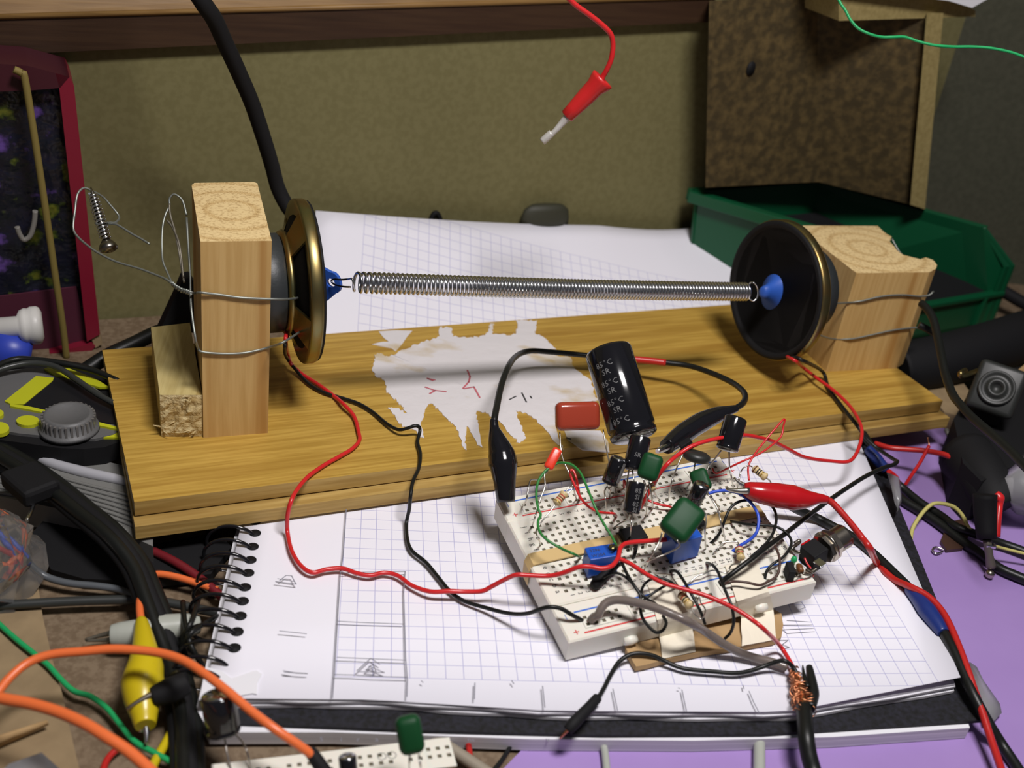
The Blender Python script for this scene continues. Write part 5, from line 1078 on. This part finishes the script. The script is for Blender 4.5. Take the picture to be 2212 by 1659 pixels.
wire('green_wire', PV([(1740, -300, .40), (1790, -60, .40), (1812, 0, .40), (1826, 22, .40), (1838, 44, .40), (1855, 62, .40), (1880, 74, .40), (1905, 80, .401), (1930, 80, .401), (1955, 80, .402), (1985, 90, .402), (2020, 98, .402), (2060, 101, .403), (2100, 101, .403), (2140, 104, .403), (2180, 112, .403), (2212, 123, .403), (2280, 150, .403), (2600, 230, .41)]), .00055, M['greenl'], 'thin light green wire hanging across the upper right corner', 'wire')
wire('power_cable', PV([(330, -320, .345), (405, -60, .36), (435, 0, .365), (462, 40, .372), (485, 90, .382), (515, 155, .395), (545, 225, .408), (570, 300, .420), (588, 360, .430), (600, 405, .436), (620, 445, .440), (645, 480, .442), (665, 540, .445)]), .0030, M['blackm'], 'thick black cable hanging from the hutch down behind the left speaker', 'cable', None, 16)
pk = G(1182, 480, .022)
t = thing('dark_lump', 'blurred dark round lump poking up behind the curled sheet', 'lump', W(1182, 500, .0125))
kb = W(1182, 440, .0045); MB().lathe(kb-Z3*.0135, Z3, [(0, .0132), (.006, .0132), (.0105, .0120), (.0128, .0090), (.0135, .003)], mat('knob_dark', (.035, .035, .02), .6), 32, flat=.3, side=WD).build('cap', t)
wire('dark_wire', [W(926, 490, .003), W(936, 464, .003), W(946, 463, .003), W(956, 490, .003)], .0013, M['blackm'], 'tiny dark loop just above the curled sheet edge', 'wire')
# ================================================================== LEFT REAR: RED BOX
def WB(x, y, off=.030): return W(x, y, off)
t = thing('red_case', 'dark display case with a red frame holding tinted foil, at the upper left', 'case', WB(120, 760))
def fpoly(name, pxs, off, dep, m):
    f = [W(x, y, off) for x, y in pxs]; return MB().prism([p+WN*dep for p in f], f, m).build(name, t)
fpoly('right_rail', [(120, 158), (150, 166), (160, 186), (216, 722), (188, 738), (128, 190)], .032, .026, M['redbox'])
fpoly('bottom_rail', [(-80, 808), (60, 776), (198, 742), (206, 748), (190, 768), (150, 777), (60, 800), (-80, 840)], .032, .026, M['redbox'])
fpoly('top_rail', [(-80, 160), (0, 138), (60, 142), (150, 166), (130, 190), (60, 196), (-80, 200)], .032, .026, mat('red_plastic_shade', (.045, .004, .010), .5))  # darker copy of the frame red, painting shade on the top rail
fpoly('back_plate', [(-80, 190), (130, 188), (190, 738), (60, 776), (-80, 808)], .026, .018, foilm)
fpoly('corner_foot', [(196, 728), (216, 722), (222, 742), (206, 752)], .031, .012, M['scrapboard'])
fpoly('lower_lining', [(-80, 650), (165, 620), (190, 738), (60, 776), (-80, 806)], .0275, .001, mat('plum_lining', (.07, .010, .025), .6))
mb = MB(); mb.tube([W(37, 490, .034), W(42, 505, .034), W(52, 518, .034), (W(66, 508, .034)), W(74, 480, .034), W(76, 455, .034)], .0010, mat('dim_hook', (.20, .19, .17), .5), 10, 4)
tag(mb.build('white_hook'), 'small whitish hook shape inside the red framed case', 'hook')
wire('string', [W(30, 150, .036), W(46, 158, .036), W(54, 172, .036), W(75, 300, .036), W(98, 450, .036), W(120, 600, .036), W(135, 700, .036), W(144, 775, .036)], .00135, mat('tan_string', (.20, .15, .035), .7), 'tan string running down the front of the red framed case', 'string', None, 10)
vb = W(40, 704, .050); va = (W(70, 700, .050)-W(0, 706, .050)).normalized()
t2 = thing('screw_fitting', 'ribbed white screw cap on a blue tube at the left edge', 'cap', vb)
MB().lathe(W(-30, 712, .05), va, [(0, .0042), (.011, .0042), (.012, .0062), (.0138, .0070), (.0150, .0068), (.0160, .0074), (.0182, .0074), (.0192, .0068), (.0200, .0050)], M['white'], 28).build('cap', t2)
MB().lathe(W(-20, 750, .052), va-Z3*.35, [(0, .008), (.012, .0075), (.0138, .006)], mat('blue_tube', (.03, .06, .45), .4), 20).build('tube', t2)
# black stand leg and cable behind the blocks
mb = MB(); f = [V(380, 640, .42), V(395, 603, .42), (V(412, 600, .42)), V(440, 640, .42), V(440, 720, .42), V(345, 716, .415)]
mb.prism([p+WN*.006 for p in f], f, M['blackm']); tag(mb.build('support_stand'), 'black tapered stand leg behind the tall block', 'stand')
wire('black_cable', PZ([(185, 800, .022), (210, 783, .024), (240, 765, .026), (290, 742, .028), (340, 718, .030), (400, 700, .032)]), .0030, M['black'], 'black cord running from the meter up behind the short pale block', 'cable', None, 14)
# ================================================================== LEFT: METER, RIBBED CASE
t = thing('ribbed_case', 'grey plastic case with ribbed side below the yellow and black meter', 'case', G(150, 1050, .0104))
pp = [(-60, 930), (60, 948), (140, 975), (200, 990), (330, 1020), (330, 1180), (180, 1110), (60, 1085), (-60, 1060)]
mb, top = prz(pp, .0200, ZD, M['ribgrey']); mb.build('shell', t)
MB().tube(PZ([(60, 975, .0206), (110, 1000, .0206), (180, 1020, .0206), (250, 1035, .0206), (276, 1042, .0206)]), [.0010, .0018, .0020, .0018, .0014], mat('case_highlight', (.42, .42, .45), .25), 10, 4).build('edge_highlight', t)  # pale strip paints the highlight line along the case edge
for k in range(7):
    MB().tube(PZ([(-40+k*4, 985+k*13, .0203), (60+k*6, 1008+k*12, .0203), (160+k*8, 1040+k*11, .0203), (300, 1075+k*11, .0203)]), .0006, M['ribgrey'], 6, 3).build('rib', t)
MB().tube(PZ([(95, 1128, .0112), (190, 1125, .0114), (260, 1140, .0114), (330, 1160, .0114)]), .0012, M['metery'], 8, 3).build('yellow_edge', t)
t = thing('multimeter', 'black and yellow multimeter with a ridged dial lying at the left', 'multimeter', G(120, 860, .0202))
outer = [(-80, 812), (-20, 790), (40, 776), (110, 774), (180, 785), (226, 802), (258, 822), (270, 838), (273, 905), (272, 935), (256, 955), (225, 966), (180, 970), (130, 968), (60, 958), (-80, 940)]
mb, top = prz(outer, .0270, .0202, M['blackm']); mb.build('holster', t)
face = [(-80, 828), (0, 802), (60, 795), (110, 796), (190, 826), (260, 880), (264, 926), (245, 938), (205, 948), (140, 946), (40, 936), (-80, 915)]
mb, _ = prz(face, .0280, .0268, M['meterg']); mb.build('face', t)
def fp(name, pts, m, z=.0285): 
    mb, _ = prz(pts, z, .0278, m); mb.build(name, t)
fp('display', [(47, 877), (118, 815), (150, 812), (205, 846), (268, 890), (268, 918), (210, 910), (120, 895)], M['lcd'])
fp('yellow_stripe', [(10, 866), (78, 812), (116, 816), (114, 822), (52, 873), (22, 872)], M['metery'], .0287)
fp('yellow_stripe', [(95, 796), (110, 792), (150, 796), (205, 817), (236, 836), (215, 836), (165, 822), (120, 810)], M['metery'], .0287)
fp('yellow_line', [(22, 872), (60, 877), (121, 891), (118, 896), (60, 884), (22, 877)], M['metery'], .0288)
fp('yellow_line', [(208, 910), (262, 924), (262, 929), (210, 918)], M['metery'], .0288)
for x, y, rx, ry in ((60, 908, 25, 11), (-2, 924, 22, 13), (-4, 892, 12, 8)):
    fp('yellow_button', [(x+rx*cos(2*pi*k/20), y+ry*sin(2*pi*k/20)) for k in range(20)], M['metery'], .0292)
dc = G(150, 926, .0280)
prf = [(0, .0098), (.0012, .0096), (.0014, .0088), (.0052, .0082), (.0062, .0076), (.0062, .0066), (.0055, .0060)]
mb = MB().lathe(dc, Z3, prf, M['meterg'], 40)
for k in range(30):
    a = 2*pi*k/30; d = Vector((cos(a), sin(a), 0)); mb.box(dc+d*.0083+Z3*.0036, (d, Z3.cross(d), Z3), (.0009, .0008, .0040), M['dialmetal'], .0001)
mb.build('dial', t)
fp('lower_trim', [(190, 972), (262, 968), (300, 980), (300, 992), (250, 984), (196, 984)], M['metery'], .0203)
wire('black_cable', PZ([(-20, 806, .0315), (20, 792, .0320), (70, 784, .0325), (120, 792, .0325), (165, 820, .0320), (205, 848, .0315), (240, 868, .0310), (272, 885, .0308)]), .0011, M['cordg'], 'grey black cord curving across the face of the meter', 'cable', None, 10)
wire('black_cable', PZ([(-20, 798, .033), (30, 777, .033), (80, 778, .033), (140, 786, .033), (200, 800, .032), (256, 824, .031)]), .0012, M['black'], 'black cord along the top edge of the meter', 'cable', None, 10)
# dark pouch put in for the dark void under the board
mb, _ = prz([(70, 1150), (100, 1118), (200, 1130), (330, 1175), (470, 1150), (500, 1180), (455, 1240), (300, 1256), (180, 1250), (110, 1230)], .0135, ZD, M['blackm']); tag(mb.build('black_infill'), 'flat black pouch put in for the dark void below the ribbed case', 'infill')
# clear bag of wires
t = thing('clear_bag', 'crinkled clear plastic pot holding coloured wires at the left edge', 'bag', G(20, 1200, .0104))
mb = MB(); bagmesh(mb, (-5, 1262), .0106, .0125, .016, .024, M['clear'], 4, 18); mb.build('shell', t)
for pts, m in (([(-10, 1100, .03), (20, 1120, .03), (45, 1150, .026), (35, 1200, .022), (-10, 1230, .02)], 'orange'), ([(-10, 1150, .028), (25, 1185, .024), (50, 1210, .020)], 'blue'), ([(-10, 1180, .026), (30, 1200, .022), (20, 1250, .018)], 'redd'), ([(-5, 1210, .022), (25, 1230, .02), (10, 1265, .015)], 'orange')):
    wire('loose_wire', PZ(pts), .0008, M[m], {'orange': 'orange', 'blue': 'blue', 'redd': 'dark red'}[m]+' wire curled inside the clear pot at the left edge', 'wire', 'loose wires in the clear pot')
wire('metal_pin', PZ([(76, 1082, .0262), (66, 1108, .0262), (58, 1124, .0262)]), .0006, M['steel'], 'shiny metal pin beside the clear pot', 'pin')
# cardboard sheet and torn scraps on the desk
mb, _ = prz([(-80, 1190), (62, 1240), (82, 1262), (92, 1330), (112, 1420), (135, 1500), (150, 1570), (190, 1740), (-80, 1740)], .0118, ZD-.0003, M['scrapboard']); tag(mb.build('cardboard_sheet'), 'tan cardboard sheet lying on the desk at the lower left', 'cardboard')
mb = sheetpx([[(-60, 1640, .013), (30, 1600, .013), (105, 1566, .014)], [(-60, 1612, .017), (30, 1584, .017), (104, 1560, .015)]], M['board']); o = mb.build('torn_flap'); o.modifiers.new('s', 'SOLIDIFY').thickness = .0008
tag(o, 'torn raised cardboard flap at the lower left corner', 'cardboard')
mb = sheetpx([[(-60, 1720, .016), (20, 1650, .018), (90, 1625, .018), (150, 1680, .016)], [(-60, 1760, .012), (20, 1740, .013), (90, 1740, .013), (150, 1740, .012)]], M['film']); o = mb.build('plastic_wrap'); o.modifiers.new('s', 'SOLIDIFY').thickness = .0004
tag(o, 'cloudy plastic wrap at the bottom left corner', 'plastic')
# ---- black cable bundle
CB = 'black cables of the bundle crossing the lower left'
base = [(-40, 960), (40, 1006), (110, 1052), (180, 1108), (240, 1158), (290, 1220), (320, 1290), (345, 1355), (370, 1425), (390, 1505), (400, 1585), (404, 1670), (406, 1740)]
for k, (o0, o1, zz, lb_) in enumerate([(-14, -30, 0, 'outermost black cable of the bundle on its left side'), (-4, -10, .0022, 'second black cable in the bundle, lying on top'), (7, 12, .0015, 'third black cable in the bundle'), (16, 32, -.0003, 'rightmost black cable of the bundle near the spiral')]):
    pts = []
    for i, (x, y) in enumerate(base):
        f = i/(len(base)-1); o_ = o0+(o1-o0)*f; z = (.0245 if i < 5 else .0245-.011*min(1, (i-4)/4))+zz
        pts.append((x+o_*.75+1.5*sin(i*1.3+k*2), y-o_*.7*(1-f), z))
    wire('bundle_cable', PZ(pts), .0020, M['black'] if k % 2 else M['blackm'], lb_, 'cable', CB, 12)
mb = MB().box(G(66, 1045, .0285), (Vector((.8, -.6, 0)), Vector((.6, .8, 0)), Z3), (.016, .012, .006), M['blackm'], .0015); tag(mb.build('clamp_block'), 'square black clamp on the cable bundle over the ribbed case', 'clamp')
wire('straight_cable', PZ([(-40, 1310, .0136), (60, 1304, .0137), (150, 1299, .0137), (240, 1296, .0137), (320, 1296, .0138), (380, 1305, .0136), (440, 1318, .0135), (500, 1330, .0125)]), .0014, M['cordg'], 'black cord lying straight across the desk above the clips', 'cable', None, 12)
wire('grey_cable', PZ([(48, 1202, .020), (70, 1228, .0165), (105, 1248, .0140), (150, 1260, .0136), (210, 1266, .0136), (262, 1275, .0136), (300, 1296, .0150)]), .0011, mat('slate_cord', (.10, .11, .12), .35), 'slate grey cord curving out of the clear pot', 'cable', None, 10)
wire('thin_cable', PZ([(52, 1205, .0195), (30, 1245, .016), (-20, 1290, .014)]), .0008, M['black'], 'thin dark cord running down left from the clear pot', 'cable', None, 8)
# ---- orange test leads
t = thing('orange_lead', 'thick orange test lead arching over the clips and ending in a black plug', 'wire', G(200, 1400, .02))
MB().tube([G(-60, 1560, .028), G(-10, 1502, .030), G(20, 1465, .031), G(60, 1432, .032), G(110, 1414, .033), G(180, 1407, .034), G(250, 1402, .035), G(330, 1408, .036), G(385, 1422, .037), G(430, 1447, .038), G(490, 1492, .038), G(540, 1534, .037), G(590, 1572, .036), G(640, 1606, .033), G(676, 1632, .030)], .00115, M['orange'], 14, 5).build('insulation', t)
MB().tube([G(668, 1620, .0305), G(684, 1642, .029), G(706, 1676, .026), G(720, 1700, .024)], [.0015, .0017, .0019, .0019], M['blackm'], 14, 3).build('plug', t)
wire('orange_lead', PZ([(-60, 1490, .034), (0, 1508, .035), (60, 1519, .036), (120, 1536, .037), (180, 1562, .038), (230, 1592, .038), (280, 1625, .037), (330, 1670, .036), (380, 1730, .035)]), .00140, M['orange'], 'thick orange test lead crossing the bottom left corner', 'wire', None, 12)
wire('orange_wire', PZ([(326, 1243, .0145), (345, 1240, .015), (380, 1246, .0150), (420, 1258, .0145), (470, 1275, .014)]), .0011, M['orange'], 'short orange wire passing behind the cable bundle near the spiral', 'wire')
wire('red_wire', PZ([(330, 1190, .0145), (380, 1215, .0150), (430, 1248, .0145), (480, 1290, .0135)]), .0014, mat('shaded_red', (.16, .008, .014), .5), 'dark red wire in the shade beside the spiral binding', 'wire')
wire('green_wire', PZ([(-60, 1290, .0130), (-5, 1345, .0130), (40, 1385, .0133), (75, 1413, .0133), (105, 1438, .0133), (130, 1466, .0130), (160, 1493, .0128), (195, 1504, .0128), (230, 1529, .0128), (260, 1566, .0128), (290, 1601, .0128), (330, 1624, .0128), (372, 1647, .0128)]), .00078, M['greenl'], 'light green wire winding over the cardboard at the lower left', 'wire', None, 10)
wire('yellow_wire', PZ([(400, 1535, .012), (380, 1566, .0122), (355, 1610, .0122), (335, 1645, .0122), (315, 1690, .0122)]), .00125, M['yellow'], 'yellow wire coming out from under the cable bundle at the bottom', 'wire', None, 10)
wire('red_wire', PZ([(262, 1612, .0118), (240, 1630, .0118), (228, 1648, .0118), (222, 1670, .0118), (220, 1700, .0118)]), .0009, M['redd'], 'short red wire below the thick orange lead at the bottom edge', 'wire')
# ---- clips
t = clip('crocodile_clip', PZ([(305, 1340, .021), (307, 1352, .0215), (312, 1400, .0220), (313, 1440, .0215), (308, 1475, .0205), (309, 1510, .0195), (312, 1545, .0185), (314, 1568, .018)]), [.0014, .0020, .0034, .0048, .0056, .0048, .0034, .0026], M['yellow'],
     'yellow crocodile clip lying beside the cable bundle, jaws pointing down', [(PZ([(314, 1562, .0175), (317, 1588, .016), (316, 1606, .0150)]), [.0010, .0007, .0004]), (PZ([(306, 1566, .0170), (304, 1582, .0158)]), [.0009, .0005])], M['steel'])
MB().tube(PZ([(302, 1295, .0205), (302, 1318, .021), (305, 1342, .0213)]), .0011, M['orange'], 10, 3).build('lead', t)
clip('crocodile_clip', PZ([(430, 1348, .0165), (400, 1352, .0168), (345, 1358, .0165), (300, 1366, .0165), (262, 1371, .0160), (240, 1373, .0158)]), [.0026, .0036, .0040, .0038, .0036, .0030], M['greyp'],
     'pale grey crocodile clip lying crosswise behind the yellow clip', [(PZ([(246, 1366, .0162), (215, 1373, .0140), (184, 1382, .0128)]), [.0009, .0006, .0004]), (PZ([(246, 1381, .0150), (215, 1383, .0134), (186, 1384, .0126)]), [.0008, .0005, .0003])], M['leaddull'])
clip('crocodile_clip', PZ([(400, 1476, .0225), (370, 1490, .0225), (345, 1500, .0222), (328, 1506, .022)]), [.0030, .0034, .0030, .0024], M['blackm'],
     'small black crocodile clip poking out from under the cable bundle', [(PZ([(340, 1494, .0232), (305, 1512, .0225), (273, 1532, .0215)]), [.0012, .0008, .0004])], M['chrome'])
t = thing('spiral_wire_tangle', 'tangle of thin black wire left of the spiral binding', 'wire', G(420, 1350, .0105))
for k, pts in enumerate([[(395, 1300, .018), (400, 1350, .022), (415, 1400, .02), (440, 1440, .014)], [(430, 1290, .016), (415, 1340, .024), (395, 1380, .02), (405, 1430, .013)], [(385, 1420, .013), (410, 1370, .023), (445, 1345, .02), (470, 1330, .014)]]):
    MB().tube(PZ(pts), .0008, M['black'], 8, 5).build('strand', t)
# ================================================================== SECOND BREADBOARD
O2 = G(459, 1648, .0190); X2 = G(912, 1596, .0190)
U2 = (X2-O2).normalized(); W2 = Z3; V2 = W2.cross(U2)
LEN2 = (X2-O2).length*1000
def BB2(u, v, w=0.0): return O2 + (U2*u + V2*v + W2*w)*.001
t = thing('breadboard', 'second cream breadboard cut off by the bottom edge below the pads', 'breadboard', BB2(30, -15, -8.5))
hs = [(3.2+k*15.24, -6.2, 5, 2) for k in range(4)]
mb = MB(); slab(mb, BB2, .3, LEN2, -10.0, -.5, hs); mb.build('power_rail', t)
mb = MB(); slab(mb, BB2, .3, LEN2, -31.5, -10.8, [(3.5, -29.2, int((LEN2-7)/2.54), 5)]); mb.build('terminal_strip', t)
mb = MB()
pq = G(825, 1634, .0190)
for k in (0, 1): 
    c_ = pq+U2*.0026*k
    for a in range(14):
        a0, a1 = 2*pi*a/14, 2*pi*(a+1)/14; strip(mb, [c_+U2*cos(a0)*.0011+V2*sin(a0)*.0011, c_+U2*cos(a1)*.0011+V2*sin(a1)*.0011], .00018, Z3, M['inkw'])
mb.build('embossed_mark', t)['kind'] = 'stuff'
def B2(x, y, z=.0190): return G(x, y, z)
electro(V(484, 1583, .272), V(470, 1500, .270), .0043, 'fat black electrolytic capacitor over the lower left corner of the pads',
        [[V(486, 1588, .273), V(489, 1620, .271), B2(500, 1668, .0185)], [V(505, 1583, .273), V(522, 1600, .272), V(534, 1625, .270), B2(543, 1668, .0185)]], stripe=1.05)
pill(V(893, 1628, .262), V(878, 1545, .262), .0062, .0046, M['capgreen'], 'film_capacitor', 'body', 'glossy green film capacitor standing on the lower breadboard at the bottom edge',
     [[V(886, 1625, .263), V(884, 1650, .262), B2(886, 1672, .0185)], [V(905, 1630, .263), V(908, 1655, .262), B2(910, 1675, .0185)]], group='green film capacitors')
electro(G(757, 1700, .021), G(750, 1634, .0285), .0022, 'little black electrolytic capacitor on the lower breadboard seen from its silver top', [[G(757, 1700, .0215), G(757, 1702, .0186)]])
